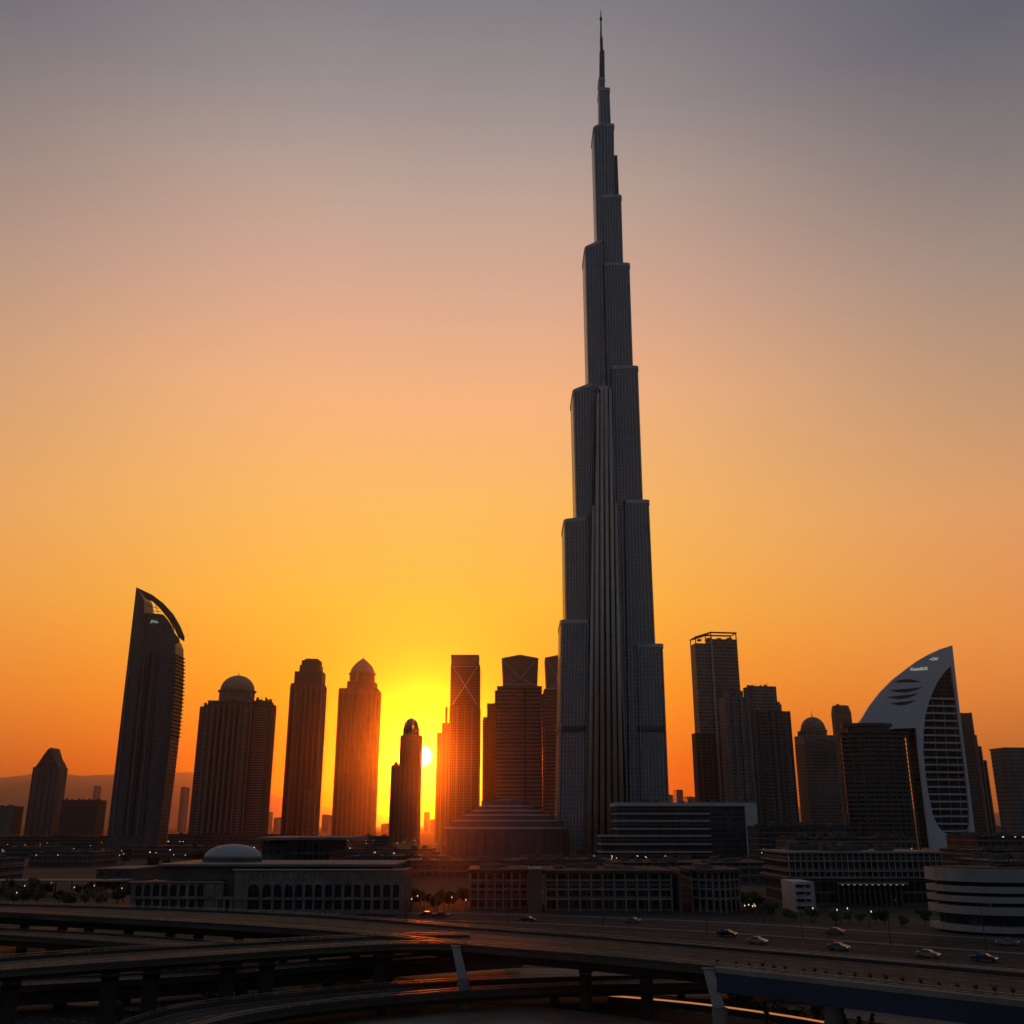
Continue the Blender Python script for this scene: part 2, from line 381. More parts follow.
# ------------------------------------------------------------------ the tall spire tower
SY = 900
r = root('spire_tower', (P(603, 830, SY).x, SY, 0), 'tallest tower of all, stepped grey glass shafts tapering to a needle spire', 'skyscraper')
ox = r.location.x
def shaft(name, t, b_, yf, d, slope=0.0, mat='spire_glass', k=9.0):
    """t, b_ = (px left, px right, py) near its top and lower down; front face at yf; slope lifts the right of the roof"""
    def xz(px, py): q = P(px, py, yf); return q.x, q.z
    (tl, tz), (tr, _) = xz(t[0], t[2]), xz(t[1], t[2]); (bl, bz), (br, _) = xz(b_[0], b_[2]), xz(b_[1], b_[2])
    f = tz / (tz - bz); l0, r0 = tl + (bl - tl) * f, tr + (br - tr) * f
    rings = []
    def ring(l, rr, z, sl=0.0, dd=d):
        return [(x - ox, y - SY, z + sl * ((x - (l + rr) / 2) / max(rr - l, .1))) for x, y in se((l + rr) / 2, yf + d / 2, (rr - l) / 2, dd / 2, 28, k)]
    mb = MB(); mb.loft([ring(l0, r0, 0), ring(tl, tr, tz, slope)])
    o = mb.build(name, M[mat], r)
    e = MB(); w = .9                                           # parapet rim round the roof
    e.loft([ring(tl - .5, tr + .5, tz - 3.0, slope, d + 1.0), ring(tl - .5, tr + .5, tz + .4, slope, d + 1.0)])
    e.build('parapet', M['steel'], o)
    # fine vertical fins on the front
    fm = MB(); n = max(3, int((tr - tl) / 3.2))
    for i in range(n + 1):
        q = i / n * .86 + .07
        xa, xb = tl + (tr - tl) * q - ox, l0 + (r0 - l0) * q - ox
        zt = tz + slope * (q - .5)
        fm.bar((xb, yf - SY - .25, .5), (xa, yf - SY - .25, zt - 3.2), .32, .7)
    fm.build('fin', M['steel'], o)
    return o
S0 = SY - 40
shaft('shaft', (560.6, 590, 620), (556.6, 588, 835), S0 + 2, 52)
shaft('shaft', (563.9, 589, 518), (565.2, 590, 618), S0 + 7, 50, 3)
shaft('shaft', (572.6, 594, 386), (575.9, 592, 517), S0 + 12, 46, 9)
shaft('shaft', (584.6, 603, 243), (588.2, 603, 384), S0 + 17, 40, 10)
shaft('shaft', (593.3, 605, 124), (596.8, 605, 240), S0 + 22, 32, 9)
shaft('shaft', (636.5, 663.8, 644), (640, 670.3, 800), S0 + 2, 52)
shaft('shaft', (624, 649.9, 500), (626, 656.3, 642), S0 + 7, 50)
shaft('shaft', (611, 638.8, 366), (613, 643.8, 499), S0 + 12, 46)
shaft('shaft', (603.5, 630.3, 263), (606, 633.8, 366), S0 + 16, 42)
shaft('shaft', (602, 621.8, 195), (604, 623.8, 262), S0 + 20, 36)
shaft('shaft', (600.6, 614.3, 124), (601.6, 614.8, 190), S0 + 24, 28)
shaft('shaft', (599, 609.8, 88), (599.6, 611.1, 122), S0 + 27, 20)
shaft('shaft', (598.9, 604.8, 78), (599.1, 606, 120), S0 + 29, 16)
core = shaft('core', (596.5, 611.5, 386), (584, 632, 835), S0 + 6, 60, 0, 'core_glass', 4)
# the small detached fin near the top with sky showing between
q0, q1, q2 = P(615.2, 195, S0 + 30), P(614.8, 154, S0 + 30), P(617.3, 154, S0 + 30)
mb = MB(); mb.box(q0.x - ox, q2.x - ox + .3, -8, 6, q0.z - 6, q1.z); mb.build('top_fin', M['dsteel'], r)
qa, qb = P(609, 158, S0 + 30), P(615.5, 167, S0 + 30)
mb = MB(); mb.box(qa.x - ox, qb.x - ox, -6, 4, qb.z, qa.z + 3); mb.build('bridge', M['dsteel'], r)
# needle
def q(px, py): v = P(px, py, SY - 5); return (v.x - ox, v.z)
mb = MB()
for (a, ya, ra), (b_, yb, rb) in zip([(602, 80, 3.2), (602, 52, 2.9), (601.6, 51.5, 1.9), (601.3, 38, 1.7), (601, 37.6, 1.1), (600.9, 18, .8)],
                                     [(602, 52, 2.9), (601.6, 51.5, 1.9), (601.3, 38, 1.7), (601, 37.6, 1.1), (600.9, 18, .8), (600.8, 10, .3)]):
    xa, za = q(a, ya); xb, zb = q(b_, yb)
    mb.tube((xa, -5, za), (xb, -5, zb), ra, rb, 10)
x_, z_ = q(600.9, 19); mb.tube((x_, -5, z_ - 1.5), (x_, -5, z_ + 1.5), 1.5, 1.5, 10)
mb.build('spire', M['dsteel'], r)
# ribs running up the middle
for (tx, ty, bx) in [(594, 505, 588.5), (598.3, 392, 595), (602.2, 388, 602), (606.3, 388, 609), (610.6, 388, 615.5), (616, 502, 622)]:
    a = P(tx, ty, S0 + 3); c = P(bx, 840, S0 - 4)
    mb = MB(); mb.tube((c.x - ox, c.y - SY, 0), (a.x - ox, a.y - SY + 3, a.z), 2.1, 1.5, 10); mb.build('rib', M['rib'], r, True)
# dark mechanical band and the entrance podium
za, zb = P(600, 731, S0).z, P(600, 726, S0).z
mb = MB()
for l, rr, yy in ((558, 589, S0 + 1), (637.5, 667, S0 + 1)):
    mb.prism([(x - ox, y - SY) for x, y in se((P(l, 728, yy).x + P(rr, 728, yy).x) / 2, yy + 27, (P(rr, 728, yy).x - P(l, 728, yy).x) / 2 + .4, 28, 28, 5)], za, zb)
mb.build('mechanical_band', M['dsteel'], r)

# ------------------------------------------------------------------ left part of the skyline
# pointed tower far left
B = Bld('apartment_tower', 'small dark tower with a pointed gable, left of the curved blade tower', 'tower', 34, 68, 768, 1500, 34)
zt = B.z(767); h = B.w / 2
m1 = MB(); m1.box(-h, h, 0, B.d, 0, zt); B.p('body', m1, 'grey')
m1 = MB(); m1.plate([[(-h * .97, zt), (h * .97, zt), (h * .72, zt + 8), (h * .52, zt + 12), (h * .30, zt + 21), (h * .12, B.z(747.5)), (-h * .10, B.z(749)), (-h * .42, zt + 17), (-h * .7, zt + 7.5)]], 2, B.d - 2); B.p('gable_roof', m1, 'dconc')
m1 = MB(); piers(m1, -h, h, 0, B.d, 0, zt, 4, .9, 2.2); B.p('pier', m1, 'dconc')
m1 = MB(); slabs(m1, -h, h, 0, B.d, 0, zt, 3.4, .35, .3); B.p('floor_bands', m1, 'dconc')
# blade tower
Y = 1000; D = 26
B = Bld('blade_tower', 'curved dark glass blade tower leaning to a sharp tip with an open crown', 'skyscraper', 105, 176, 760, Y, D)
def bx(l, dx=0): return [(B.x(a, c), B.z(c)) for a, c in l]
body = [(136.3, 587), (144.2, 600), (144.4, 640), (173, 639), (175.4, 645), (175.8, 668), (174.4, 698), (171.5, 728), (167.5, 764), (162.5, 803), (155.5, 858)]
bl = bx(body); x0b = B.x(104.5, 858)
m1 = MB(); m1.plate([bl + [(x0b, 0)][:0] + [(bl[-1][0], 0), (x0b, 0)]], 0, D); B.p('body', m1, 'blade_glass')
def rx_at(z):
    for (xa, za_), (xb, zb_) in zip(bl[4:], bl[5:]):
        if zb_ <= z <= za_: return xb + (xa - xb) * (z - zb_) / (za_ - zb_)
    return bl[-1][0] if z < bl[-1][1] else bl[4][0]
m1 = MB(); z = 4
while z < B.z(655):
    x = rx_at(z); o_ = 1.5 if z > B.z(735) else .4
    m1.box(x - 7, x + o_, -.7, D + .5, z - .3, z + .55); z += 3.8
B.p('balcony', m1, 'dconc')
for a0, a1, t0, wd, mt in ((123, 140.5, 668, 2.2, 'dsteel'), (131.5, 150.5, 652, 5.0, 'dsteel'), (143, 158.5, 655, 2.2, 'dsteel')):
    p0 = (B.x(a0, 835), -.25, B.z(835)); p1 = (B.x(a1, t0), -.25, B.z(t0))
    m1 = MB(); m1.bar(p0, p1, wd, .9); B.p('vertical_recess', m1, mt)
for a0, a1, t0, wd in ((127.5, 145.5, 662, 5.2), (137, 154.5, 660, 4.2), (113, 132, 640, 4.0)):
    p0 = (B.x(a0, 835), -.2, B.z(835)); p1 = (B.x(a1, t0), -.2, B.z(t0))
    m1 = MB(); m1.bar(p0, p1, wd, .5); B.p('facade_panel', m1, 'panel')
m1 = MB(); m1.plate([bx([(136.3, 587), (151, 594), (161.5, 602), (171.5, 613), (178.5, 625), (182.8, 635.5), (182.5, 640.5), (177.5, 637), (173.8, 629), (167, 618), (158.5, 607.5), (151, 600.5), (144.6, 598)])], 3, 6); B.p('crown_arch', m1, 'dconc')
m1 = MB(); m1.plate([bx([(144.3, 612.2), (150, 612.3), (161.5, 613.6), (166, 618.8), (169.6, 624.2), (172.2, 631), (177.5, 638.5), (177, 642), (144.4, 642)])], 4, 8); B.p('crown_infill', m1, 'blade_glass')
m1 = MB()
for a, b_ in (((145.5, 605), (156.5, 607)), ((146, 609), (159, 610.5)), ((149, 600), (152, 612.5)), ((153.5, 603.5), (156.5, 613)), ((170, 622), (172.5, 630)), ((174, 630), (177, 637))):
    (xa, za_), (xb, zb_) = bx([a, b_]); m1.bar((xa, 6, za_), (xb, 6, zb_), .5, .5)
B.p('crown_strut', m1, 'steel')
def lettering(txt, name, parent, x, y, z, size, mat, rot=0.0, shear=0.0, depth=.05):
    cu = bpy.data.curves.new(name, 'FONT'); cu.body = txt; cu.size = size; cu.extrude = depth; cu.shear = shear
    cu.materials.append(M[mat])
    f = bpy.data.objects.new(name, cu); COL.objects.link(f)
    me = bpy.data.meshes.new_from_object(f.evaluated_get(bpy.context.evaluated_depsgraph_get()))
    bpy.data.objects.remove(f); bpy.data.curves.remove(cu)
    me.materials.clear(); me.materials.append(M[mat])
    o = bpy.data.objects.new(name, me); COL.objects.link(o); o.parent = parent
    o.location = (x, y, z); o.rotation_euler = (math.pi / 2, rot, 0); return o
lettering('JIVA-', 'lettering', B.r, B.x(149.3, 622), 3.5, B.z(621.8), 4.0, 'sign', .12)

def domed_top(B, cx, cy, rx, z0, z1, zt, mat='tan', dm='brown', pointed=False, drum_bays=14):
    m1 = MB(); m1.lathe(cx, cy, [(rx * 1.0, z0), (rx * 1.0, z1)], 32); dr = B.p('drum', m1, mat)
    m1 = MB()
    for i in range(drum_bays):
        t_ = 2 * math.pi * i / drum_bays; a, c = cx + (rx + .2) * math.cos(t_), cy + (rx + .2) * math.sin(t_)
        m1.box(a - .7, a + .7, c - .7, c + .7, z0, z1 - 1)
    m1.build('column', M['stone'], dr)
    m1 = MB(); m1.lathe(cx, cy, [(rx * 1.12, z1 - 1), (rx * 1.12, z1 + .6)], 32); m1.build('cornice', M['stone'], dr)
    hh = zt - z1; pr = []
    for i in range(11):
        f = i / 10
        pr.append((rx * 1.0 * (math.cos(f * math.pi / 2) ** (1.0 if not pointed else 1.0) if not pointed else (1 - f ** 1.9) * .98 + .02 * (1 - f)) + .05, z1 + .6 + hh * (math.sin(f * math.pi / 2) if not pointed else f)))
    m1 = MB(); m1.lathe(cx, cy, pr, 32); dd = B.p('dome', m1, dm, True)
    m1 = MB(); m1.tube((cx, cy, zt - .5), (cx, cy, zt + 8), .5, .12, 8); m1.lathe(cx, cy, [(.3, zt + 1.5), (1.1, zt + 2.3), (.3, zt + 3.2)], 10); m1.build('finial', M['dsteel'], dd)

# broad domed tower
B = Bld('domed_tower', 'broad brown apartment tower with a round dome, right of the blade tower', 'tower', 199, 277.3, 705, 1400, 40)
h = B.w / 2; xa, xb = B.x(208, 705), B.x(252, 705)
m1 = MB(); m1.box(xa, xb, 0, B.d, 0, B.z(702)); B.p('body', m1, 'tan2')
m1 = MB(); m1.box(-h, xa - .05, 5, B.d - 6, 0, B.z(706)); clutter(m1, -h, xa, 6, B.d - 8, B.z(706), 7, 6, 4); B.p('side_wing', m1, 'tan2')
m1 = MB(); m1.box(xb + .05, h, 5, B.d - 4, 0, B.z(703)); m1.box(xb + 1, h - 4, 7, B.d - 6, B.z(703), B.z(700)); clutter(m1, xb, h - 2, 6, B.d - 8, B.z(700), 9, 6, 3.5); B.p('side_wing', m1, 'tan2')
m1 = MB(); piers(m1, xa, xb, 0, B.d, 0, B.z(703.5), 8, 1.6, 1.3); B.p('pier', m1, 'stone')
m1 = MB()
for i in range(8):
    x = xa + (xb - xa) * (i + .5) / 8; m1.box(x - 1.5, x + 1.5, -.28, .2, 4, B.z(709))
B.p('window_bay', m1, 'bays')
for a_, b_, y_ in ((xa + 3, xa + 9, -.3), (xb - 12, xb - 3, -.3), (-h + 1, xa - 1, 5), (xb + 3, h - 4, 5)):
    m1 = MB(); balconies(m1, a_, b_, y_, 10, B.z(708), 3.4); B.p('balcony', m1, 'stone')
m1 = MB(); z = 12
while z < B.z(706): m1.box(h - .3, h + 1.5, 10, B.d - 6, z - .4, z + .7); z += 3.4
B.p('balcony', m1, 'stone')
m1 = MB(); m1.box(xa - .8, xb + .8, -.8, B.d - .2, B.z(702), B.z(700.4)); B.p('parapet', m1, 'stone')
domed_top(B, B.x(237.5, 690, 18), 18, (B.x(255, 690, 18) - B.x(221.5, 690, 18)) / 2 , B.z(700.4, 0), B.z(691.5, 18), B.z(676, 18), 'tan', 'stone')
# slim stepped tower
B = Bld('stepped_tower', 'slim tower with a small stepped crown between the two domed towers', 'tower', 291, 326.3, 684, 1500, 34)
h = B.w / 2; rt = lambda a, py: (B.x(a[0], py), B.x(a[1], py, 30))
m1 = MB(); m1.box(-h, h, 0, B.d, 0, B.z(683)); B.p('body', m1, 'tan2')
m1 = MB()
for (l, rr, y0, y1, i) in ((294.5, 322, 683, 671, 2), (299.2, 319.5, 671, 664.5, 4), (301, 318.8, 664.5, 659.5, 6)):
    m1.box(B.x(l, y1), B.x(rr, y1), i, B.d - i, B.z(y0) - .3 * i, B.z(y1))
m1.box(B.x(304, 659), B.x(316.5, 659), 8, B.d - 8, B.z(659.5) - .5, B.z(657.8)); clutter(m1, B.x(302, 659), B.x(317, 659), 8, B.d - 10, B.z(659.5), 8, 3.5, 3); B.p('crown', m1, 'tan2')
m1 = MB(); piers(m1, -h, h, 0, B.d, 0, B.z(685), 6, 1.5, 1.5, 2); B.p('pier', m1, 'stone')
m1 = MB()
for i in range(6):
    x = -h + (h - -h) * (i + .5) / 6; m1.box(x - 1.6, x + 1.6, -.28, .2, 4, B.z(690))
B.p('window_bay', m1, 'bays')
m1 = MB(); balconies(m1, h * .35, h * .9, -.3, 8, B.z(790), 3.4, 2.0); B.p('balcony', m1, 'stone')
m1 = MB(); balconies(m1, -h * .72, -h * .45, -.3, 8, B.z(690), 3.4); B.p('balcony', m1, 'stone')
# tall pointed dome tower
B = Bld('pointed_dome_tower', 'tall tower under a pointed dome, just left of the sun', 'tower', 339.2, 380.8, 689, 2300, 66)
h = B.w / 2
m1 = MB(); m1.box(-h, h, 0, B.d, 0, B.z(688)); B.p('body', m1, 'tan2')
m1 = MB(); m1.box(B.x(346.8, 684), B.x(374, 684), 4, B.d - 4, B.z(688.2), B.z(681)); B.p('setback_storey', m1, 'tan2')
m1 = MB(); piers(m1, -h, h, 0, B.d, 0, B.z(689), 8, 1.8, 2.2, 3); B.p('pier', m1, 'brown')
m1 = MB()
for i in range(8):
    x = -h + (h - -h) * (i + .5) / 8; m1.box(x - 2.8, x + 2.8, -.28, .2, 4, B.z(694))
B.p('window_bay', m1, 'bays')
m1 = MB(); z = 15
while z < B.z(752): m1.box(h - .3, h + 1.3, 8, B.d - 8, z - .5, z + .6); z += 3.6
B.p('balcony', m1, 'stone')
domed_top(B, B.x(362.3, 676, 33), 33, (B.x(374.5, 676, 33) - B.x(350, 676, 33)) / 2, B.z(681), B.z(674, 33), B.z(658.3, 33), 'tan2', 'stone', True)
# small domed tower in front of the sun
B = Bld('small_domed_tower', 'short domed tower in the glare with the sun peeping past its side', 'tower', 391.5, 421.4, 766, 1700, 40)
h = B.w / 2
m1 = MB(); m1.box(-h, h, 0, B.d, 0, B.z(765)); B.p('body', m1, 'tan2')
xa, xb = B.x(400, 735), B.x(421, 735)
m1 = MB(); m1.box(xa, xb, 3, B.d - 3, B.z(765.4), B.z(735)); clutter(m1, -h, xa - 1, 4, B.d - 8, B.z(765), 5, 8, 4); B.p('upper_storeys', m1, 'tan2')
m1 = MB(); piers(m1, -h, h, 0, B.d, 0, B.z(766), 6, .9, 1.8, 2); B.p('pier', m1, 'brown')
domed_top(B, B.x(411.2, 730, 20), 20, (B.x(419, 730, 20) - B.x(403.6, 730, 20)) / 2, B.z(735.2), B.z(729, 20), B.z(718.5, 20), 'tan2', 'stone')
# antenna tower + braced tower
B = Bld('antenna_tower', 'dark tower with a stub antenna, right of the sun', 'tower', 437.2, 462, 733, 1450, 30)
h = B.w / 2
m1 = MB(); m1.box(-h, h, 0, B.d, 0, B.z(732.5)); B.p('body', m1, 'tan2')
m1 = MB(); m1.box(B.x(441.8, 723), h - 1, 3, B.d - 3, B.z(732.7), B.z(722.5)); B.p('setback_storey', m1, 'tan2')
m1 = MB(); xx = B.x(445.6, 722); zt = B.z(722.5); m1.box(xx - 1.7, xx + 1.7, 12, 16, zt - .5, B.z(706)); m1.tube((xx, 14, B.z(706)), (xx, 14, B.z(703)), .6, .2); B.p('antenna', m1, 'dsteel')
m1 = MB(); piers(m1, -h, h, 0, B.d, 0, B.z(733), 5, .8, 1.6, 2); B.p('pier', m1, 'brown')
B = Bld('braced_tower', 'flat topped dark tower with crossed bracing near its top, right of the sun', 'skyscraper', 450.8, 480.7, 664, 1300, 34)
h = B.w / 2; zt = B.z(665)
m1 = MB(); m1.box(-h, h, 0, B.d, 0, zt); B.p('body', m1, 'tan2')
m1 = MB(); m1.box(-h + .3, h - 1.6, 1, B.d - 2, zt + .02, B.z(656)); m1.box(-h - .2, h - 1.2, .4, B.d - 1.4, B.z(656), B.z(654.6)); B.p('crown', m1, 'brown')
m1 = MB()
for s_ in (-1, 1): m1.bar((-h * s_ * .85, -.5, zt - 2), (h * s_ * .85, -.5, zt - 52), 1.4, .8)
m1.bar((-h * .9, -.5, zt - 2), (h * .9, -.5, zt - 2), 1.2, .8)
B.p('cross_brace', m1, 'rib')
m1 = MB(); piers(m1, -h, h, 0, B.d, 0, zt - 54, 4, .7, 1.3, 2); B.p('pier', m1, 'brown')
# narrow companion
B = Bld('narrow_tower', 'narrow pale edged tower squeezed left of the banded tower', 'tower', 483, 499, 718, 1350, 26)
h = B.w / 2
m1 = MB(); m1.box(-h, h, 0, B.d, 0, B.z(717)); B.p('body', m1, 'tan2')
m1 = MB(); m1.box(B.x(487, 703), h, 2, B.d - 2, B.z(717.2), B.z(703)); B.p('upper_storeys', m1, 'tan2')
m1 = MB(); z = 8
while z < B.z(720): m1.box(-h - 1.0, -h + .4, 1, B.d - 8, z - .4, z + .6); z += 3.6
B.p('balcony', m1, 'stone')
# banded twin towers with diamond crowns
def banded(label, pxl, pxr, yref, ycr, yap, ybt, Y, d, cl, cr):
    B = Bld('banded_tower', label, 'skyscraper', pxl, pxr, yref, Y, d, 'banded towers with diamond crowns')
    h = B.w / 2; zs = B.z(ybt)
    m1 = MB(); m1.box(-h, h, 0, d, 0, zs); B.p('body', m1, 'tan2')
    m1 = MB(); z = 20
    while z < zs + 1: m1.box(-h - .7, h + .7, -.8, d + .5, z - .65, z + .65); z += 4.2
    B.p('floor_bands', m1, 'stone')
    m1 = MB(); xm = -h + 2 * h * .62; m1.box(xm - 1.0, xm + 1.0, -1.6, 0, 0, zs - 2); B.p('corner_fin', m1, 'dsteel')
    xl, xr_ = B.x(cl, ycr, 2), B.x(cr, ycr, 2)
    zc = B.z(ycr, 2)
    m1 = MB(); m1.plate([[(xl + 1.5, zs + .03), (xr_ - 1.5, zs + .03), (xr_, zc), ((xl + xr_) / 2, B.z(yap, 2)), (xl, zc)]], 2, d - 4); B.p('crown', m1, 'brown')
    xm = (xl + xr_) / 2
    m1 = MB()
    for s_, xx in ((-1, xl + 1), (1, xr_ - 1)):
        m1.bar((xx, 1.6, zc - 1), (xm, 1.6, zs + 8), 1.3, .9); m1.bar((xm + s_ * 3, 1.6, zs + 8), (xm + s_ * (xr_ - xl) * .36, 1.6, zs + 1), 1.0, .8)
        m1.bar((xx, 1.6, zc - .8), (xm, 1.6, B.z(yap, 2) - .8), 1.2, .9)
    m1.bar((xl + 1.2, 1.6, zs + 2), (xr_ - 1.2, 1.6, zs + 2), 1.2, .9)
    B.p('crown_brace', m1, 'rib')
    m1 = MB(); m1.box(-h - 3, -h + 4, 6, d - 6, 0, zs - 4); B.p('side_shaft', m1, 'tan2')
banded('brown banded tower with a diamond braced crown, behind the terraced round pavilion', 497.5, 541.5, 690, 658, 654.5, 686, 1100, 36, 501.5, 538.5)
banded('banded tower with a diamond crown half hidden behind the spire tower', 543.5, 581, 692, 657.5, 654.5, 690, 1250, 36, 545, 575)

# ------------------------------------------------------------------ right part of the skyline
B = Bld('roof_frame_tower', 'grey slab tower with an open steel frame on its roof, right of the spire tower', 'skyscraper', 690.5, 738, 645, 1100, 26)
h = B.w / 2; zt = B.z(641)
zt = B.z(639)
xk = B.x(711, 641)
m1 = MB(); m1.box(xk, h, 0, B.d, 0, zt); m1.box(-h, xk - .05, 1.2, B.d, 0, zt - 5); B.p('body', m1, 'gglass')
m1 = MB(); slabs(m1, xk, h, 0, B.d, 4, zt, 4, .4, .5); B.p('floor_bands', m1, 'dconc')
m1 = MB(); m1.box(xk - .9, xk + .9, -1.0, .4, 0, zt + 2); B.p('corner_fin', m1, 'pale')
m1 = MB(); za, zb = zt, B.z(632.5)
for x, dz in ((-h + .6, 6), (xk, 0), (h - .6, 0)):
    for y in (.5, B.d - .5): m1.box(x - .5, x + .5, y - .4, y + .4, za - 6, zb - dz)
for y in (.5, B.d - .5): m1.bar((-h, y, zb - 6), (xk, y, zb), 1.0, 1.7); m1.bar((xk, y, zb), (h, y, zb), 1.0, 1.7)
for x, zz in ((-h, zb - 6), (xk, zb), (h, zb)): m1.bar((x, 0, zz), (x, B.d, zz), .9, 1.0)
clutter(m1, -h, h - 3, 2, B.d - 4, zt - 1, 10, 4, 5); B.p('roof_frame', m1, 'dsteel')
B2 = Bld('office_block', 'lower brown block leaning against the tower with a roof frame', 'building', 692, 716, 734, 1080, 18)
m1 = MB(); m1.box(-B2.w / 2, B2.w / 2, 0, B2.d, 0, B2.z(733)); B2.p('body', m1, 'tan2')
m1 = MB(); piers(m1, -B2.w / 2, B2.w / 2, 0, B2.d, 0, B2.z(734), 4, .6, 1.2); B2.p('pier', m1, 'brown')
# cluster of residential slabs
B = Bld('residential_slab', 'grey apartment slab with tall fins in front of the roof frame tower', 'tower', 719.5, 748, 700, 1000, 30)
h = B.w / 2; zt = B.z(697)
m1 = MB(); m1.box(-h, h, 0, B.d, 0, zt); clutter(m1, -h, h, 2, B.d - 4, zt, 8, 5, 4); m1.box(-h + 3, h - 2, 6, B.d - 6, zt - .5, B.z(690)); B.p('body', m1, 'grey')
m1 = MB(); piers(m1, -h, h, 0, B.d, 0, zt, 3, 1.4, 3.0); B.p('pier', m1, 'conc')
B = Bld('residential_slab', 'wide dark apartment tower with a ragged roof beside the finned slab', 'tower', 744, 790, 715, 1030, 30)
h = B.w / 2; zt = B.z(711)
m1 = MB(); m1.box(-h, h, 0, B.d, 0, zt); B.p('body', m1, 'grey')
xa = B.x(777.5, 690); m1 = MB(); m1.box(-h + .5, xa, 2, B.d - 2, zt + .02, B.z(686)); clutter(m1, -h + 1, xa - 3, 3, B.d - 5, B.z(686), 12, 2.5, 3); B.p('upper_storeys', m1, 'grey')
m1 = MB(); m1.box(xa + .05, B.x(783, 703), 3, B.d - 3, zt + .02, B.z(703.5)); clutter(m1, xa, B.x(783, 703), 4, B.d - 8, B.z(703.5), 5, 3, 3); B.p('stair_tower', m1, 'conc')
m1 = MB(); piers(m1, -h, h, 0, B.d, 0, zt, 6, 1.4, 2.0); B.p('pier', m1, 'dconc')
for a_, b_ in ((-.55, -.1), (.35, .65)):
    m1 = MB(); balconies(m1, h * a_, h * b_, -.2, 10, zt, 3.6, 1.8); B.p('balcony', m1, 'conc')
# domed right tower
B = Bld('domed_tower', 'grey balconied tower with a pointed dome, right of the apartment slabs', 'tower', 794, 836, 735, 1150, 36)
h = B.w / 2; zt = B.z(735)
m1 = MB(); m1.box(-h, h, 0, B.d, 0, zt); clutter(m1, -h, -h + 9, 3, B.d - 6, zt, 5, 5, 3); B.p('body', m1, 'grey')
m1 = MB(); z = 16
while z < zt - 8: m1.box(-h - .8, h + .8, -1.3, B.d, z - .5, z + .5); z += 3.6
B.p('balcony', m1, 'conc')
m1 = MB()
for i in range(12):
    f0, f1 = i / 12, (i + 1) / 12
    m1.bar((-h + B.w * f0, -1.6, zt - 9 + 5 * math.sin(f0 * math.pi)), (-h + B.w * f1, -1.6, zt - 9 + 5 * math.sin(f1 * math.pi)), .8, 1.2)
B.p('arched_cornice', m1, 'conc')
domed_top(B, B.x(815, 731, 16), 16, (B.x(827.3, 731, 16) - B.x(803, 731, 16)) / 2, B.z(735.2), B.z(731, 16), B.z(717.5, 16), 'grey', 'conc', False, 10)
# tower behind
B = Bld('octagonal_tower', 'plain brown tower with cut corners rising behind the sail building', 'tower', 829, 853.5, 712, 1500, 30)
h = B.w / 2
c_ = 6; poly = [(-h + c_, 0), (h - c_, 0), (h, c_), (h, B.d - c_), (h - c_, B.d), (-h + c_, B.d), (-h, B.d - c_), (-h, c_)]
m1 = MB(); m1.prism(poly, 0, B.z(712)); m1.loft([[(x, y, B.z(712)) for x, y in poly], [(x * .82, 3 + y * .8, B.z(705)) for x, y in poly]]); clutter(m1, -h * .5, h * .5, 8, 20, B.z(705), 4, 3, 3); B.p('body', m1, 'tan2')
m1 = MB(); piers(m1, -h + c_, h - c_, 0, B.d, 0, B.z(714), 4, .7, 1.2); B.p('pier', m1, 'brown')

# sail building
B = Bld('sail_building', 'white sail shaped tower with a curved face and a teardrop of balconies', 'skyscraper', 855, 976, 760, 800, 24)
def sx(l): return [(B.x(a, c), B.z(c)) for a, c in l]
outer = sx([(850, 737), (855.4, 721), (865, 706), (876, 692.5), (889, 680), (903, 669.5), (915, 661), (927.4, 654), (940, 648.3), (952.6, 644.2), (956.5, 680), (961.5, 722), (967, 766), (972, 806), (976.5, 842)]) 
zb = 1.0
lo = sx([(953, 842), (940, 850), (927.5, 850), (924, 822), (919.5, 785), (915, 745), (913, 728), (890, 729), (868, 733)])
hole = sx([(951, 665), (944, 671.5), (937, 680.5), (931.5, 691), (927, 702), (923, 716), (921, 732), (920.8, 752), (922.6, 772), (925.3, 792), (930, 814), (934.5, 824.5), (940, 831), (946.5, 835), (954, 837.5), (962, 837), (967, 834), (969.2, 826), (969, 808), (967, 786), (963.5, 757), (959.8, 728), (955.5, 694)])
m1 = MB(); m1.plate([outer + lo, hole], 0, 2.2); B.p('shell', m1, 'white')
inner = sx([(862, 722), (880, 700), (905, 676), (930, 660), (950, 652), (954, 690), (960, 735), (968, 800), (972, 842), (928, 848), (918, 770), (914, 735), (880, 735)])
m1 = MB(); m1.plate([inner], 4.3, B.d); B.p('rear_volume', m1, 'dglass')
gl = sx([(950, 658), (938, 674), (926, 696), (918, 730), (917.5, 760), (922, 800), (931, 828), (945, 840), (966, 841), (972.5, 836), (971.5, 806), (966.3, 766), (960.8, 722), (955.6, 682), (953, 662)])
m1 = MB(); m1.plate([gl], 3.6, 4.2); B.p('glazing', m1, 'office')
def span(z):                            # hole extent at a height
    xs_ = []
    for (xa, za_), (xb, zb_) in zip(hole, hole[1:] + hole[:1]):
        if (za_ - z) * (zb_ - z) < 0: xs_.append(xa + (xb - xa) * (z - za_) / (zb_ - za_))
    return (min(xs_), max(xs_)) if len(xs_) > 1 else None
m1 = MB(); py = 698.5
while py < 834:
    z = B.z(py); s_ = span(z)
    if s_: m1.box(s_[0] + .1, s_[1] - .1, .8, 3.5, z - .3, z + .25); m1.box(s_[0] + .1, s_[1] - .1, .8, .95, z + .25, z + 1.1)
    py += 7.4
B.p('balcony', m1, 'pale')
m1 = MB()
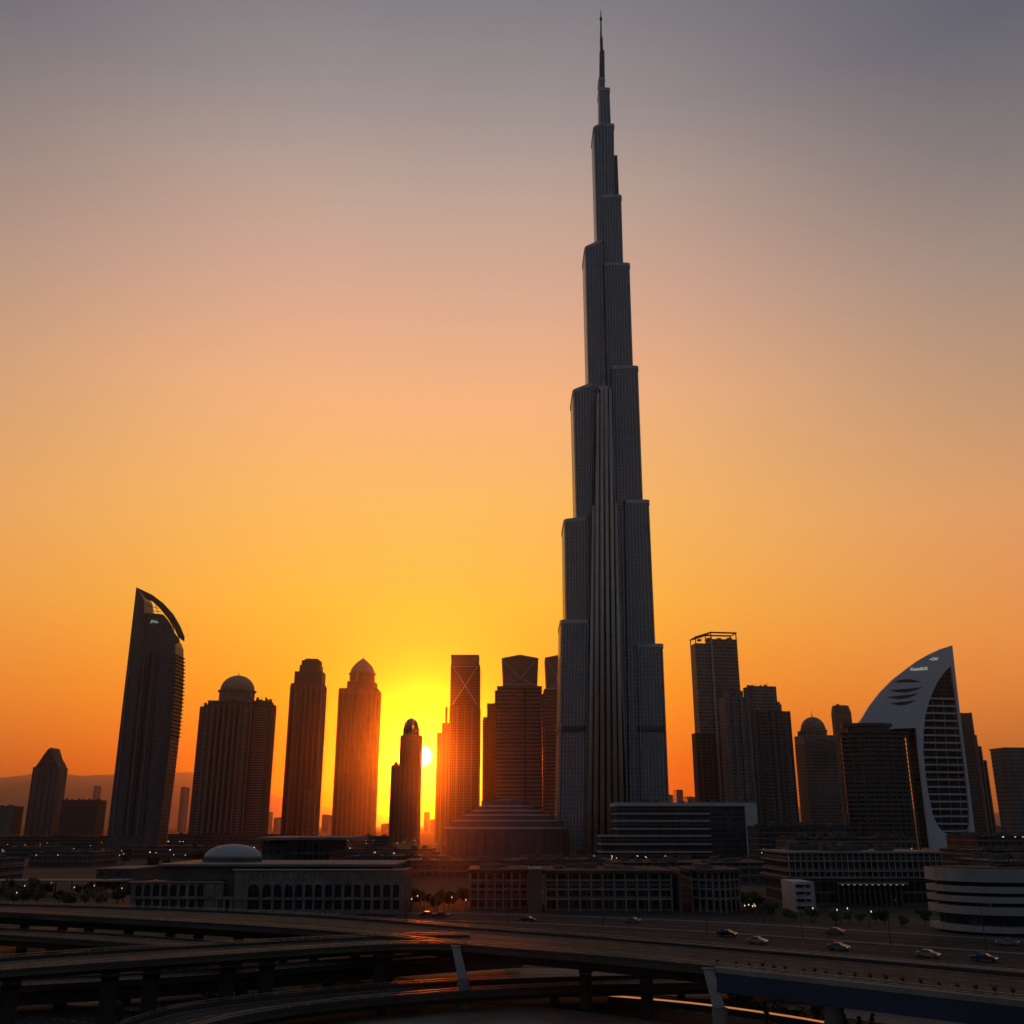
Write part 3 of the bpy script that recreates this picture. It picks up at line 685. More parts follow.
for px in (935.5, 947, 958):
    m1.bar((B.x(px + 5.5, 828), 2.6, B.z(828)), (B.x(px - 3, 700), 2.6, B.z(700)), .5, .5)
B.p('mullion', m1, 'steel')
m1 = MB()
for (xa, ya), (xb, yb), hh in (((889, 682.5), (919, 681.8), 2.1), ((884, 690.5), (921, 687), 2.3), ((882, 697.5), (917.5, 693), 2.3), ((885, 703.5), (914, 700), 2.2)):
    n = 9; up, dn = [], []
    for i in range(n + 1):
        f = i / n; px = xa + (xb - xa) * f; py = ya + (yb - ya) * f + 2.0 * math.sin(f * math.pi) * (1 if ya > 688 else -.6)
        up.append((B.x(px, py), B.z(py - hh * math.sin(f * math.pi) * .8))); dn.append((B.x(px, py), B.z(py + hh * math.sin(f * math.pi) * .8)))
    m1.plate([up + dn[-2:0:-1]], -.12, .3)
B.p('louvre_slot', m1, 'dsteel')
lettering('~OV/', 'lettering', B.r, B.x(927.5, 660), -.25, B.z(660.2), 3.4, 'sign', -.05, .25)
lettering('//oetollUX', 'lettering', B.r, B.x(907, 671), -.25, B.z(670.8), 3.6, 'sign', -.06, .25)
# balcony drum tower in front of the sail
Y = 770
B = Bld('balcony_tower', 'dark rounded tower wrapped in railed balconies, in front of the white sail', 'tower', 836.5, 912.5, 732, Y, 22)
h = B.w / 2
def arc(o_, n=18, dep=20):
    pts = []
    for i in range(n + 1):
        t_ = -1 + 1.72 * i / n; y = 17 * (1 - math.sqrt(max(0, 1 - (.985 * t_) ** 2)))
        pts.append((-h - o_ + (B.w + 2 * o_) * i / n, y - o_))
    return pts + [(h + o_, dep + o_), (-h * .96 - o_, dep + o_)]
zt = B.z(733)
m1 = MB(); m1.prism(arc(-1.6), 0, zt + 1); B.p('body', m1, 'office')
m1 = MB(); m2 = MB(); z = 6
while z < zt + 1:
    m1.prism(arc(0), z - .28, z + .22)
    z += 3.35
B.p('balcony', m1, 'conc')
z = 6; a = arc(0)
while z < zt - 1:
    for (xa, ya), (xb, yb) in list(zip(a, a[1:]))[:18]: m2.bar((xa, ya, z + 1.05), (xb, yb, z + 1.05), .12, .12)
    z += 3.35
B.p('railing', m2, 'rib')
m1 = MB()
for i in range(0, 19, 2): m1.box(a[i][0] - .4, a[i][0] + .4, a[i][1] - .25, a[i][1] + .7, 0, zt)
B.p('column', m1, 'dconc')
m1 = MB(); m1.prism(arc(.6), zt, zt + 1.2); m1.prism([(x * .60 - 3, y * .8 + 3) for x, y in arc(0)], zt + 1.2, B.z(726)); m1.prism([(x * .72 - 4, y * .8 + 2) for x, y in arc(0)], B.z(726), B.z(722.5)); B.p('roof_ring', m1, 'dsteel')
# stepped tower behind the sail
B = Bld('stepped_tower', 'brown tower stepping down in tall fins behind the white sail', 'tower', 955, 986.5, 762, 1100, 26)
m1 = MB(); h = B.w / 2
for i, (a0, a1, py) in enumerate(((955, 971.2, 713), (968, 976.2, 735.5), (973, 981.2, 746.5), (978, 986.6, 760.5))):
    m1.box(B.x(a0, py), B.x(a1, py), i * 1.5, B.d - i * 1.5, 0, B.z(py))
B.p('body', m1, 'tan2')
m1 = MB()
for a1, py in ((971.2, 713), (976.2, 735.5), (981.2, 746.5), (986.6, 760.5)):
    x = B.x(a1, py); m1.box(x - 1.4, x + .3, -1.0, 6, 0, B.z(py) + .4)
B.p('pier', m1, 'brown')
B = Bld('flat_top_tower', 'plain flat roofed tower cut by the right edge of the photo', 'tower', 987.5, 1060, 752, 900, 30)
h = B.w / 2; zt = B.z(749)
m1 = MB(); m1.box(-h, h, 0, B.d, 0, zt); B.p('body', m1, 'grey')
m1 = MB(); slabs(m1, -h, h, 0, B.d, 0, zt, 3.6, .5, .55); B.p('floor_bands', m1, 'conc')
m1 = MB(); m1.box(-h - .7, h + .7, -.7, B.d + .7, zt, zt + 1.2); B.p('parapet', m1, 'conc')

# ------------------------------------------------------------------ pavilion and terraced office in the middle
Y = 815
c = P(506, 840, Y + 45)
r = root('terraced_pavilion', (c.x, Y + 45, 0), 'low round pavilion of stepped terraces at the foot of the banded tower', 'building')
ru = lambda px, py: (P(px, py, Y + 45).x - c.x)
zz = lambda py, rad: P(506, py, Y + 45 - rad).z
rings = [(62.5, 829, 853), (60, 821.2, 828.5), (51.5, 815.6, 821.2), (43, 811, 815.6), (34, 806.6, 811), (26, 801.5, 806.6)]
m1 = MB(); rad = ru(506 + 62.5, 829); m1.lathe(0, 0, [(rad, 0), (rad * .985, zz(829, rad))], 56); m1.build('drum', M['drumglass'], r)
for w_, yt, yb in rings[1:]:
    rad = ru(506 + w_, yt); z0, z1 = zz(yb, rad), zz(yt, rad)
    m1 = MB(); m1.lathe(0, 0, [(rad * .955, z0 - 1), (rad * .955, z1)], 56); tr = m1.build('terrace', M['drumglass'], r)
    m1 = MB(); m1.lathe(0, 0, [(rad * 1.02, z0 - .2), (rad * 1.02, z0 + 1.0), (rad * .9, z0 + 1.05), (rad * .9, z0 - .2)], 56); m1.build('balustrade', M['pale'], tr)
rad = ru(506 + 24, 801)
m1 = MB(); m1.lathe(0, 0, [(rad * 1.04, zz(801.5, rad)), (rad * 1.04, zz(801.5, rad) + 1), (rad * .6, zz(799.5, rad)), (.5, zz(798.5, rad))], 56); m1.build('roof', M['dconc'], r)
m1 = MB()
for i in range(40):
    t_ = 2 * math.pi * i / 40; rad = ru(506 + 62.5, 829); m1.box(rad * math.cos(t_) - .35, rad * math.cos(t_) + .35, rad * math.sin(t_) - .35, rad * math.sin(t_) + .35, 0, zz(829, rad))
m1.build('mullion', M['dsteel'], r)

B = Bld('terraced_office', 'low terraced glass office with pale floor edges in front of the spire tower', 'building', 600.5, 758.5, 830, 760, 40)
xa, xb, xc, xd = B.x(615.5, 805), B.x(711, 830), B.x(746, 830), B.x(758, 830)
zt = B.z(803)
m1 = MB(); m1.box(xa + .6, xb - .05, .8, B.d, 0, zt - .6); m1.box(B.x(600.4, 835) + .6, xa + .55, .8, B.d - 5, 0, B.z(835) - .3); B.p('body', m1, 'office')
m1 = MB()
for py in (821, 828.7, 836, 844, 852): m1.box(xa if py < 834 else B.x(600.4, py), xb, 0, B.d - 6, B.z(py) - .45, B.z(py) + .45)
m1.box(xa, xb, 0, B.d - 6, B.z(813.6) - .45, B.z(813.6) + .45)
B.p('floor_bands', m1, 'pale')
m1 = MB(); m1.box(xa - .4, xd + .0, -.6, B.d + .4, zt - 2.2, zt + .3); B.p('roof_slab', m1, 'pale')
m1 = MB(); m1.box(xb, xc - .05, .3, B.d, 0, zt - 2.25); B.p('dark_glass_bay', m1, 'dglass')
m1 = MB(); m1.box(xc, xd, -.6, B.d, 0, zt - 2.25); B.p('end_wall', m1, 'pale')
m1 = MB(); clutter(m1, xa, xc, 8, B.d - 8, zt + .3, 12, 3, 5); B.p('roof_unit', m1, 'dconc')
m1 = MB(); n = 26
for i in range(n + 1):
    x = xa + (xb - xa) * i / n; m1.box(x - .12, x + .12, .55, .85, 0, zt - 2.3)
B.p('mullion', m1, 'dsteel')

# ------------------------------------------------------------------ arcaded building with the white dome
B = Bld('arcaded_building', 'long two storey arcaded building with a shallow white dome, left of centre', 'building', 130, 405, 905, 312, 44)
zr = B.z(912)
A = lambda px, py: (B.x(px, py), B.z(py))
def arch(l, rr, top, bot):
    (x0, zt_), (x1, _) = A(l, top), A(rr, top); zb_ = B.z(bot); w_ = (x1 - x0) / 2; cx_ = (x0 + x1) / 2
    pts = [(x0, zb_), (x1, zb_)]; zs_ = zt_ - w_ * .9
    for i in range(9):
        t_ = math.pi * i / 8; pts.append((cx_ + w_ * math.cos(t_), zs_ + w_ * .9 * math.sin(t_)))
    return pts
def rect(l, rr, top, bot):
    (x0, z1), (x1, _) = A(l, top), A(rr, top); z0 = max(.25, B.z(bot)); return [(x0, z0), (x1, z0), (x1, z1), (x0, z1)]
def window(par, pts, y):
    n = len(pts); cx_ = sum(p_[0] for p_ in pts) / n; cz_ = sum(p_[1] for p_ in pts) / n
    m1 = MB(); m1.plate([pts], y, y + .1); w_ = m1.build('window', M['glass'], par)
    inn = [(cx_ + (x - cx_) * .9, cz_ + (z - cz_) * .94) for x, z in pts]
    xs_ = [p_[0] for p_ in pts]; zs_ = [p_[1] for p_ in pts]
    m2 = MB(); m2.plate([pts, inn], y - .14, y - .01); m2.box(cx_ - .06, cx_ + .06, y - .13, y - .01, min(zs_) + .1, max(zs_) - .1)
    zc_ = min(zs_) + .62 * (max(zs_) - min(zs_)); m2.box(min(xs_) + .1, max(xs_) - .1, y - .12, y - .012, zc_ - .05, zc_ + .05)
    m2.build('frame', M['dsteel'], w_)
def wing(l, rr, top, holes, y, name):
    x0, x1 = B.x(l, 900), B.x(rr, 900)
    m1 = MB(); m1.plate([[(x0, 0), (x1, 0), (x1, B.z(top)), (x0, B.z(top))]] + holes, y, y + .7); o = B.p(name, m1, 'pale2')
    for h_ in holes: window(o, h_, y + .55)
    return o
M['pale2'] = plain('weathered cream render', (.165, .145, .13), .85, var=.3, scale=.25)
la = [(136, 142.4), (144.6, 151), (153.2, 159.6), (162, 168.2), (170.6, 177.2), (180, 186.2), (189.4, 195), (197.6, 204)]
wing(130, 222, 882.5, [arch(a, b_, 884.5, 896.5) for a, b_ in la] + [rect(a, b_, 899.6, 909) for a, b_ in la], 0, 'arcade_wall')
ra = [(248.7, 260), (263.7, 272), (274.5, 282.4), (285.5, 293.2), (295.6, 303.2), (305.8, 313), (315.4, 322.6), (325.8, 332.6), (335.2, 342), (345, 352), (354.6, 361.4), (364.6, 371), (374, 380.6), (383.8, 390.8), (393.4, 399.6)]
wing(234, 404, 870.5, [arch(a, b_, 884.2, 897.2) for a, b_ in ra] + [rect(a, b_, 900.2, 909.4) for a, b_ in ra], -.9, 'arcade_wall')
m1 = MB()
for a, b_ in zip(ra, ra[1:]):
    x = B.x((a[1] + b_[0]) / 2, 900); m1.box(x - .28, x + .28, -1.25, -.9, 0, B.z(884))
for px in (247, 402): x = B.x(px, 900); m1.box(x - .4, x + .4, -1.3, -.9, 0, B.z(871))
B.p('pilaster', m1, 'pale2')
m1 = MB(); m1.box(B.x(234, 898), B.x(404, 898), -1.45, -.9, B.z(899.6), B.z(898.2)); m1.box(B.x(130, 898), B.x(222, 898), -.4, 0, B.z(899), B.z(897.8)); B.p('string_course', m1, 'pale2')
m1 = MB(); m1.box(B.x(233.5, 870), B.x(404.5, 870), -1.5, 1.0, B.z(870.5), B.z(869.3)); m1.box(B.x(129.5, 882), B.x(222.5, 882), -.6, .9, B.z(882.5), B.z(881.2)); B.p('cornice', m1, 'stone')
lettering('ASTLEI EUASAI MIHILY SAYOM', 'lettering', B.r, B.x(249, 880), -.92, B.z(880.6), 3.1, 'letter', 0, 0, .06)
for o_ in [o for o in B.r.children if o.name.startswith('lettering')]:
    o_.scale.x = (B.x(388, 880) - B.x(249, 880)) / max(v.co.x for v in o_.data.vertices)
m1 = MB(); m1.box(B.x(130, 905) + .1, B.x(222, 905), .75, 20, 0, B.z(883)); m1.box(B.x(234, 905), B.x(404, 905) - .1, -.15, 24, 0, B.z(871)); m1.box(B.x(222, 905) + .05, B.x(234, 905) - .05, 3, 24, 0, B.z(878)); B.p('body', m1, 'dconc')
m1 = MB(); m1.box(B.x(217, 905), B.x(233, 905), -2.2, 3, B.z(899), B.z(897)); 
for px in (218, 225.5, 232.5): x = B.x(px, 905); m1.box(x - .35, x + .35, -2.0, -1.4, 0, B.z(899))
B.p('porch', m1, 'pale2')
m1 = MB(); m1.box(B.x(206, 890, 0), B.x(214, 890), -.5, 0, B.z(897), B.z(884)); B.p('wall_panel', m1, 'pale2')
m1 = MB(); m1.box(B.x(160, 866, 8), B.x(392, 866, 8), 8, 42, B.z(880, 8), B.z(866.6, 8)); B.p('upper_storey', m1, 'dconc')
m1 = MB(); m1.box(B.x(157, 864, 6), B.x(395, 864, 6), 6, 44, B.z(866.4, 6), B.z(864.2, 6)); B.p('roof', m1, 'roofl')
zb_ = B.z(864.2, 6); cx_ = B.x(234.5, 857, 30); rad = (B.x(263, 857, 30) - B.x(206.5, 857, 30)) / 2; zd = B.z(844, 30)
zw = B.z(857.5, 30)
m1 = MB(); m1.lathe(cx_, 28, [(rad * 1.04, zb_ - .2), (rad * 1.04, zw)], 40, .55); B.p('dome_drum', m1, 'dconc')
m1 = MB(); m1.lathe(cx_, 28, [(rad * math.cos(f * math.pi / 2 / 9) + .05, zw + .02 + (zd - zw) * math.sin(f * math.pi / 2 / 9)) for f in range(10)], 40, .55); B.p('dome', m1, 'dome', True)
# flat roofed hall behind it
B = Bld('flat_roof_hall', 'dark flat roofed hall with deep eaves behind the arcaded building', 'building', 286, 346, 850, 400, 40)
h = B.w / 2; zt = B.z(840)
m1 = MB(); m1.box(-h, h, 0, B.d, 0, zt); B.p('body', m1, 'office')
m1 = MB(); m1.box(B.x(258, 838), B.x(353, 838), -4, B.d + 2, zt + .02, B.z(837.2)); B.p('roof', m1, 'roofl')
m1 = MB(); m1.box(B.x(261, 850), -h - .05, 2, B.d - 2, 0, zt - .5); B.p('side_hall', m1, 'low')

# ------------------------------------------------------------------ curved office rows in the centre
def grid_office(label, pxl, pxr, yt, Y, d, ncol, bow=0.0, group='curved office rows'):
    B = Bld('office_building', label, 'building', pxl, pxr, 890, Y, d)
    h = B.w / 2; zt = B.z(yt)
    def fr(o_, n=16):
        pts = [(-h - o_ + (B.w + 2 * o_) * i / n, -o_ + bow * (1 - math.sin(math.pi * i / n))) for i in range(n + 1)]
        return pts + [(h + o_, d + o_), (-h - o_, d + o_)]
    m1 = MB(); m1.prism(fr(0), 0, zt - .3); B.p('body', m1, 'office')
    m1 = MB(); m1.prism(fr(1.2), zt - .7, zt + .35); B.p('roof', m1, 'roof')
    m1 = MB()
    for py in (880.3, 889.3, 899):
        z = B.z(py); m1.prism(fr(.55), z - .28, z + .28)
    B.p('floor_bands', m1, 'conc')
    m1 = MB(); f = fr(.4)
    for i in range(ncol + 1):
        q_ = i / ncol * 16; k = min(15, int(q_)); fx = q_ - k
        x = f[k][0] + (f[k + 1][0] - f[k][0]) * fx; y = f[k][1] + (f[k + 1][1] - f[k][1]) * fx
        m1.box(x - .26, x + .26, y - .3, y + .5, 0, zt - .7)
    B.p('column', m1, 'conc')
    m1 = MB(); clutter(m1, -h + 2, h - 6, 6, d - 5, zt + .35, 9, 1.6, 5); B.p('roof_unit', m1, 'dconc')
    return B
grid_office('short dark office row with gridded front, right of the arcaded building', 471, 527, 870.5, 330, 30, 7)
grid_office('long office row with square grid front in the middle of the street', 543.5, 670, 871.5, 322, 34, 11)
grid_office('bow fronted office row at the right end of the gridded offices', 680.5, 742, 871, 316, 30, 8, 6)
for px0, px1, lab in ((528.4, 542, 'plain stair tower between the short and the long office rows'), (671.4, 679.5, 'plain stair tower between the long and the bow fronted office rows')):
    B = Bld('stair_tower', lab, 'building', px0, px1, 890, 318, 20)
    m1 = MB(); m1.box(-B.w / 2, B.w / 2, 0, B.d, 0, B.z(870)); B.p('body', m1, 'dconc')
    m1 = MB(); m1.box(-B.w / 2 - .3, B.w / 2 + .3, -.3, B.d + .3, B.z(870), B.z(868.8)); B.p('parapet', m1, 'conc')
# ------------------------------------------------------------------ offices on the right
B = Bld('office_building', 'wide dark office with pale floor edges and a lit canopy, right of centre', 'building', 766, 945, 890, 345, 34)
h = B.w / 2; zt = B.z(852.5)
m1 = MB(); m1.box(-h, h, 0, B.d, 0, zt - .4); B.p('body', m1, 'office')
m1 = MB()
for py, oo in ((852.5, 1.2), (861, .8), (871, .8), (877.5, 1.4)): m1.box(-h - oo, h + oo, -oo, B.d + oo, B.z(py) - .3, B.z(py) + .3)
B.p('floor_bands', m1, 'conc')
m1 = MB(); n = 26
for i in range(n + 1):
    x = -h + B.w * i / n; m1.box(x - .1, x + .1, -.35, 0, B.z(877.5) + .3, zt - .3)
B.p('mullion', m1, 'rib')
m1 = MB()
for i in range(13):
    x = B.x(838 + 5.2 * i, 900); m1.box(x - .22, x + .22, -1.6, 0, 0, B.z(884))
B.p('fin', m1, 'dconc')
m1 = MB(); m1.box(B.x(836, 882), B.x(905, 882), -3.0, -.05, B.z(884), B.z(882.2)); cn = B.p('canopy', m1, 'stone')
for i in range(11):
    x = B.x(840 + 6 * i, 884); m1 = MB(); m1.box(x - .3, x + .3, -2.6, -2.2, B.z(884) - .22, B.z(884) - .01); m1.build('downlight', M['dim'], cn)
m1 = MB(); clutter(m1, -h + 3, h - 10, 4, B.d - 6, zt + .3, 16, 2.6, 6); B.p('roof_unit', m1, 'dconc')
B = Bld('white_office', 'small white four storey block with square windows in front of the dark office', 'building', 782.5, 815.5, 900, 318, 16)
h = B.w / 2; zt = B.z(881.6)
xs_ = [(-h * .92, -h * .12), (h * .12, h * .52)]; fl = (zt - .6) / 4
holes = [[(a, i * fl + .9), (b_, i * fl + .9), (b_, i * fl + fl * .82), (a, i * fl + fl * .82)] for i in range(4) for a, b_ in xs_]
m1 = MB(); m1.plate([[(-h, 0), (h, 0), (h, zt), (-h, zt)]] + holes, 0, .5); wl = B.p('wall', m1, 'conc2')
for hh_ in holes: window(wl, hh_, .4)
m1 = MB(); m1.box(-h, h, .55, B.d, 0, zt - .1); B.p('body', m1, 'pale')
m1 = MB()
for i in range(1, 5): m1.box(-h - .6, h * .56, -1.1, -.01, i * fl - .15, i * fl + .15)
B.p('balcony', m1, 'pale')
# striped rounded building at the right edge
B = Bld('striped_building', 'low rounded building striped with white bands at the right edge', 'building', 927.5, 1100, 900, 250, 18)
h = B.w / 2
def rnd(o_):
    pts = []; rr = 15
    for i in range(9):
        t_ = math.pi / 2 * i / 8; pts.append((-h - o_ + rr - rr * math.cos(t_), -o_ + rr - rr * math.sin(t_)))
    return pts + [(h + o_, -o_), (h + o_, B.d + o_), (-h - o_, B.d + o_)]
m1 = MB(); m1.prism(rnd(-2.2), 0, B.z(870)); B.p('glazing', m1, 'dglass')
for a, b_ in ((869.5, 882.8), (887.3, 893.8), (897.5, 903.8), (907.8, 916.2), (927.8, 934)):
    m1 = MB(); m1.prism(rnd(0), max(.1, B.z(b_)), B.z(a)); B.p('white_band', m1, 'bandw')
m1 = MB(); m1.prism(rnd(-.8), B.z(869.45), B.z(868.4)); clutter(m1, -h + 14, h - 10, 7, B.d - 3, B.z(868.4), 8, 1.2, 3); B.p('roof', m1, 'roof')

# ------------------------------------------------------------------ streets at ground level
def smooth(pts, n):
    out = []; m_ = len(pts)
    for k in range(n + 1):
        f = k / n * (m_ - 1); i = min(m_ - 2, int(f)); t_ = f - i
        g_ = lambda j: Vector(pts[max(0, min(m_ - 1, j))])
        p0, p1, p2, p3 = g_(i - 1), g_(i), g_(i + 1), g_(i + 2)
        out.append(.5 * (2 * p1 + (p2 - p0) * t_ + (2 * p0 - 5 * p1 + 4 * p2 - p3) * t_ ** 2 + (3 * p1 - p0 - 3 * p2 + p3) * t_ ** 3))
    return out
def lerp_line(a, b, f): return [p + (q_ - p) * f for p, q_ in zip(a, b)]
def sheet(name, a, b, z, mat, kind='structure'):
    mb = MB(); n = len(a)
    mb.v = [(p.x, p.y, z) for p in a] + [(p.x, p.y, z) for p in b]
    mb.f = [(i, i + 1, n + i + 1, n + i) for i in range(n - 1)]
    return tag(mb.build(name, M[mat]), kind=kind)
def strip(mb, line, w, z0, z1, dash=None):         # a wall or a painted line following a polyline
    n = len(line); nor = []
    for i in range(n):
        d_ = (line[min(n - 1, i + 1)] - line[max(0, i - 1)]); d_.z = 0; d_.normalize(); nor.append(Vector((-d_.y, d_.x, 0)))
    for i in range(n - 1):
        if dash and i % dash[1] >= dash[0]: continue
        q_ = []
        for j in (i, i + 1):
            for s_ in (-1, 1): q_.append(line[j] + nor[j] * s_ * w / 2)
        b0 = [(v.x, v.y, v.z + z0) for v in q_]; b1 = [(v.x, v.y, v.z + z1) for v in q_]
        mb.add(b0 + b1, [(0, 2, 3, 1), (4, 5, 7, 6), (0, 1, 5, 4), (2, 6, 7, 3), (0, 4, 6, 2), (1, 3, 7, 5)])
NS = 96
ra_far = smooth([G(x, y) for x, y in ((-120, 911.5), (0, 912.5), (130, 914), (270, 914.5), (400, 914), (560, 917.5), (740, 925.5), (900, 935.5), (1024, 943), (1150, 950))], NS)
ra_near = smooth([G(x, y) for x, y in ((-120, 923), (0, 924), (130, 925), (270, 926), (400, 928), (560, 934), (740, 946), (900, 959), (1024, 969), (1150, 978))], NS)
sheet('boulevard', ra_far, ra_near, .05, 'asphalt')
mb = MB()
for f in (.25, .75): strip(mb, lerp_line(ra_far, ra_near, f), .18, .09, .10, (1, 2))
for f in (.05, .95): strip(mb, lerp_line(ra_far, ra_near, f), .15, .09, .10)
tag(mb.build('lane_markings', M['paint']), kind='structure')
mb = MB(); strip(mb, lerp_line(ra_far, ra_near, .5), 2.6, 0, .22); tag(mb.build('median_strip', M['kerb']), kind='structure')
mb = MB(); strip(mb, lerp_line(ra_far, ra_near, -.09), 3.6, 0, .16); tag(mb.build('pavement', M['kerb']), kind='structure')
mb = MB(); strip(mb, lerp_line(ra_far, ra_near, 1.10), 3.0, 0, .16); tag(mb.build('pavement', M['kerb']), kind='structure')
# lower service roads seen under the viaducts
def road(name, far, near, z=.05, marks=True):
    a = smooth([G(x, y) for x, y in far], 60); b_ = smooth([G(x, y) for x, y in near], 60)
    sheet(name, a, b_, z, 'asphalt')
    if marks:
        mb = MB(); strip(mb, lerp_line(a, b_, .5), .16, z + .03, z + .04, (1, 2)); tag(mb.build('lane_markings', M['paint']), kind='structure')
    for f in (-.03, 1.03):
        mb = MB(); strip(mb, lerp_line(a, b_, f), .5, 0, .15); tag(mb.build('kerb', M['kerb']), kind='structure')
road('service_road', ((-60, 944), (60, 948), (180, 957), (300, 968), (420, 981)), ((-60, 952), (60, 957), (180, 967), (300, 980), (420, 995)))
road('service_road', ((-60, 1000), (60, 1006), (170, 1020), (260, 1040)), ((-60, 1024), (40, 1034), (120, 1050), (200, 1080)))
road('service_road', ((480, 984), (620, 993), (760, 1008), (900, 1028), (1000, 1046)), ((460, 1000), (600, 1014), (740, 1036), (860, 1060), (960, 1085)), .056)

# ------------------------------------------------------------------ viaducts
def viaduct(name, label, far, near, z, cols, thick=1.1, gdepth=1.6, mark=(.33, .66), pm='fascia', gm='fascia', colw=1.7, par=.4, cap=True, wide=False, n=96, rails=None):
    fz = (lambda i: z) if not callable(z) else z
    def line(pts): return smooth([G(x, y, fz(k)) for k, (x, y) in enumerate(pts)], n)
    a, b_ = line(far), line(near)
    mid = a[len(a) // 2]
    r = root(name, (0, 0, 0), label, 'bridge')
    m1 = MB(); loft = []
    for p, q_ in zip(a, b_):
        c0, c1 = p + (q_ - p) * .18, p + (q_ - p) * .82
        loft.append([p, q_, q_ - Vector((0, 0, thick * .55)), c1 - Vector((0, 0, thick)), c0 - Vector((0, 0, thick)), p - Vector((0, 0, thick * .55))])
    m1.loft([[tuple(v) for v in l] for l in loft]); m1.build('deck', M['deck'], r)
    m1 = MB(); c0, c1 = lerp_line(a, b_, .26), lerp_line(a, b_, .74)
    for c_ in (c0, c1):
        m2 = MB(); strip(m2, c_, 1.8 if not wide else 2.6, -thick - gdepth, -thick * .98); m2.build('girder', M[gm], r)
    for f in (.012, .988):
        m2 = MB(); l_ = lerp_line(a, b_, f); strip(m2, l_, .32, .0, par)
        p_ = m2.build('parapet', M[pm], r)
        if rails:
            m3 = MB(); strip(m3, l_, .09, par + .35, par + .43); strip(m3, l_, .07, par + .12, par + .17); m3.build('handrail', M['steel'], p_)
            m3 = MB()
            for i in range(0, len(l_), 2): m3.box(l_[i].x - .05, l_[i].x + .05, l_[i].y - .05, l_[i].y + .05, l_[i].z + par, l_[i].z + par + .42)
            m3.build('rail_post', M['steel'], p_)
    m1 = MB(); lanes = [.07] + list(mark) + [.93]
    for f0, f1 in zip(lanes, lanes[1:]):
        for q_ in (.27, .73): strip(m1, lerp_line(a, b_, f0 + (f1 - f0) * q_), .55, .012, .02)
    m1.build('wheel_tracks', M['track'], r)
    m1 = MB()
    for i in range(4, n, 8):
        p, q_ = a[i] + (b_[i] - a[i]) * .02, a[i] + (b_[i] - a[i]) * .98
        m1.bar(p + Vector((0, 0, .02)), q_ + Vector((0, 0, .02)), .35, .03)
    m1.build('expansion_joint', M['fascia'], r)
    m1 = MB()
    for f in mark: strip(m1, lerp_line(a, b_, f), .16, .03, .045, (1, 2))
    for f in (.07, .93): strip(m1, lerp_line(a, b_, f), .14, .03, .045)
    m1.build('lane_marking', M['paint'], r)
    for px in cols:                       # columns under the deck, found along the near edge by where they stand
        best = min(range(len(b_)), key=lambda i: abs(512 + F * b_[i].x / (b_[i].y * cp + (b_[i].z - H) * sp) - px))
        c_ = a[best] + (b_[best] - a[best]) * .55; zt = c_.z - thick - gdepth
        d_ = (b_[best] - a[best]).normalized(); wd = (b_[best] - a[best]).length
        m1 = MB()
        m1.lathe(c_.x, c_.y, [(colw * .62, 0), (colw * .5, .8), (colw * .5, zt - 1.2), (colw * .62, zt - .9)], 16)
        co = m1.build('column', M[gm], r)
        if cap:
            m1 = MB(); ang = math.atan2(d_.y, d_.x); e = Vector((math.cos(ang), math.sin(ang), 0)); s_ = Vector((-e.y, e.x, 0)); hw = wd * .36
            def rg(w_, z_): return [tuple(Vector((c_.x, c_.y, 0)) + e * x * w_ + s_ * y * colw * .5 + Vector((0, 0, z_))) for x, y in ((-1, -1), (1, -1), (1, 1), (-1, 1))]
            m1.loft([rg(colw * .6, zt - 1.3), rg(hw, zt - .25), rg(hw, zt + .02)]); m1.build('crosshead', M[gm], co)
    return r, a, b_
v1_far = ((-80, 903.5), (0, 905.5), (120, 909), (250, 914), (350, 920), (460, 929), (580, 938), (700, 948), (860, 962), (1024, 977), (1160, 990))
v1_near = ((-80, 910), (0, 914), (120, 920.5), (250, 928), (350, 935.5), (460, 947), (580, 957), (700, 968.5), (860, 986), (1024, 1004.5), (1160, 1020))
M['track'] = plain('oil darkened wheel tracks', (.045, .040, .037), .85, var=.3, scale=.2, spec=.1)
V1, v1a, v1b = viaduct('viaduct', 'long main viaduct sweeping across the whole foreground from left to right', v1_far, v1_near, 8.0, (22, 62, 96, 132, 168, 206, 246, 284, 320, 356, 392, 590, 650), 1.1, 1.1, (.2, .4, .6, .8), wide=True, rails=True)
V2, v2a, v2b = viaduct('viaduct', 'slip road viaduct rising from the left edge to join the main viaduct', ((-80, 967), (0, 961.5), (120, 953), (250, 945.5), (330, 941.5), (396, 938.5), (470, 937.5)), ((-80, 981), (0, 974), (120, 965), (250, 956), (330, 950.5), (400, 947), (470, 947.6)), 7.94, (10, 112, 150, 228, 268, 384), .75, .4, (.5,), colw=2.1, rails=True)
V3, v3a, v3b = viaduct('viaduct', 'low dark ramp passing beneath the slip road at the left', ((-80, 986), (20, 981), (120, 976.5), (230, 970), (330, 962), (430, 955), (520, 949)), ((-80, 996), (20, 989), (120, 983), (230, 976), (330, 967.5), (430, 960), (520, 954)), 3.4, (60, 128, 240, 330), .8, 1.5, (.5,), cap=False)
V4, v4a, v4b = viaduct('viaduct', 'second ramp viaduct between the main viaduct and the slip road', ((-80, 926), (0, 930), (80, 934), (160, 939), (250, 946)), ((-80, 932), (0, 937), (80, 942), (160, 948), (240, 954)), 6.2, (25, 52, 110, 175), .9, .7, (.5,))
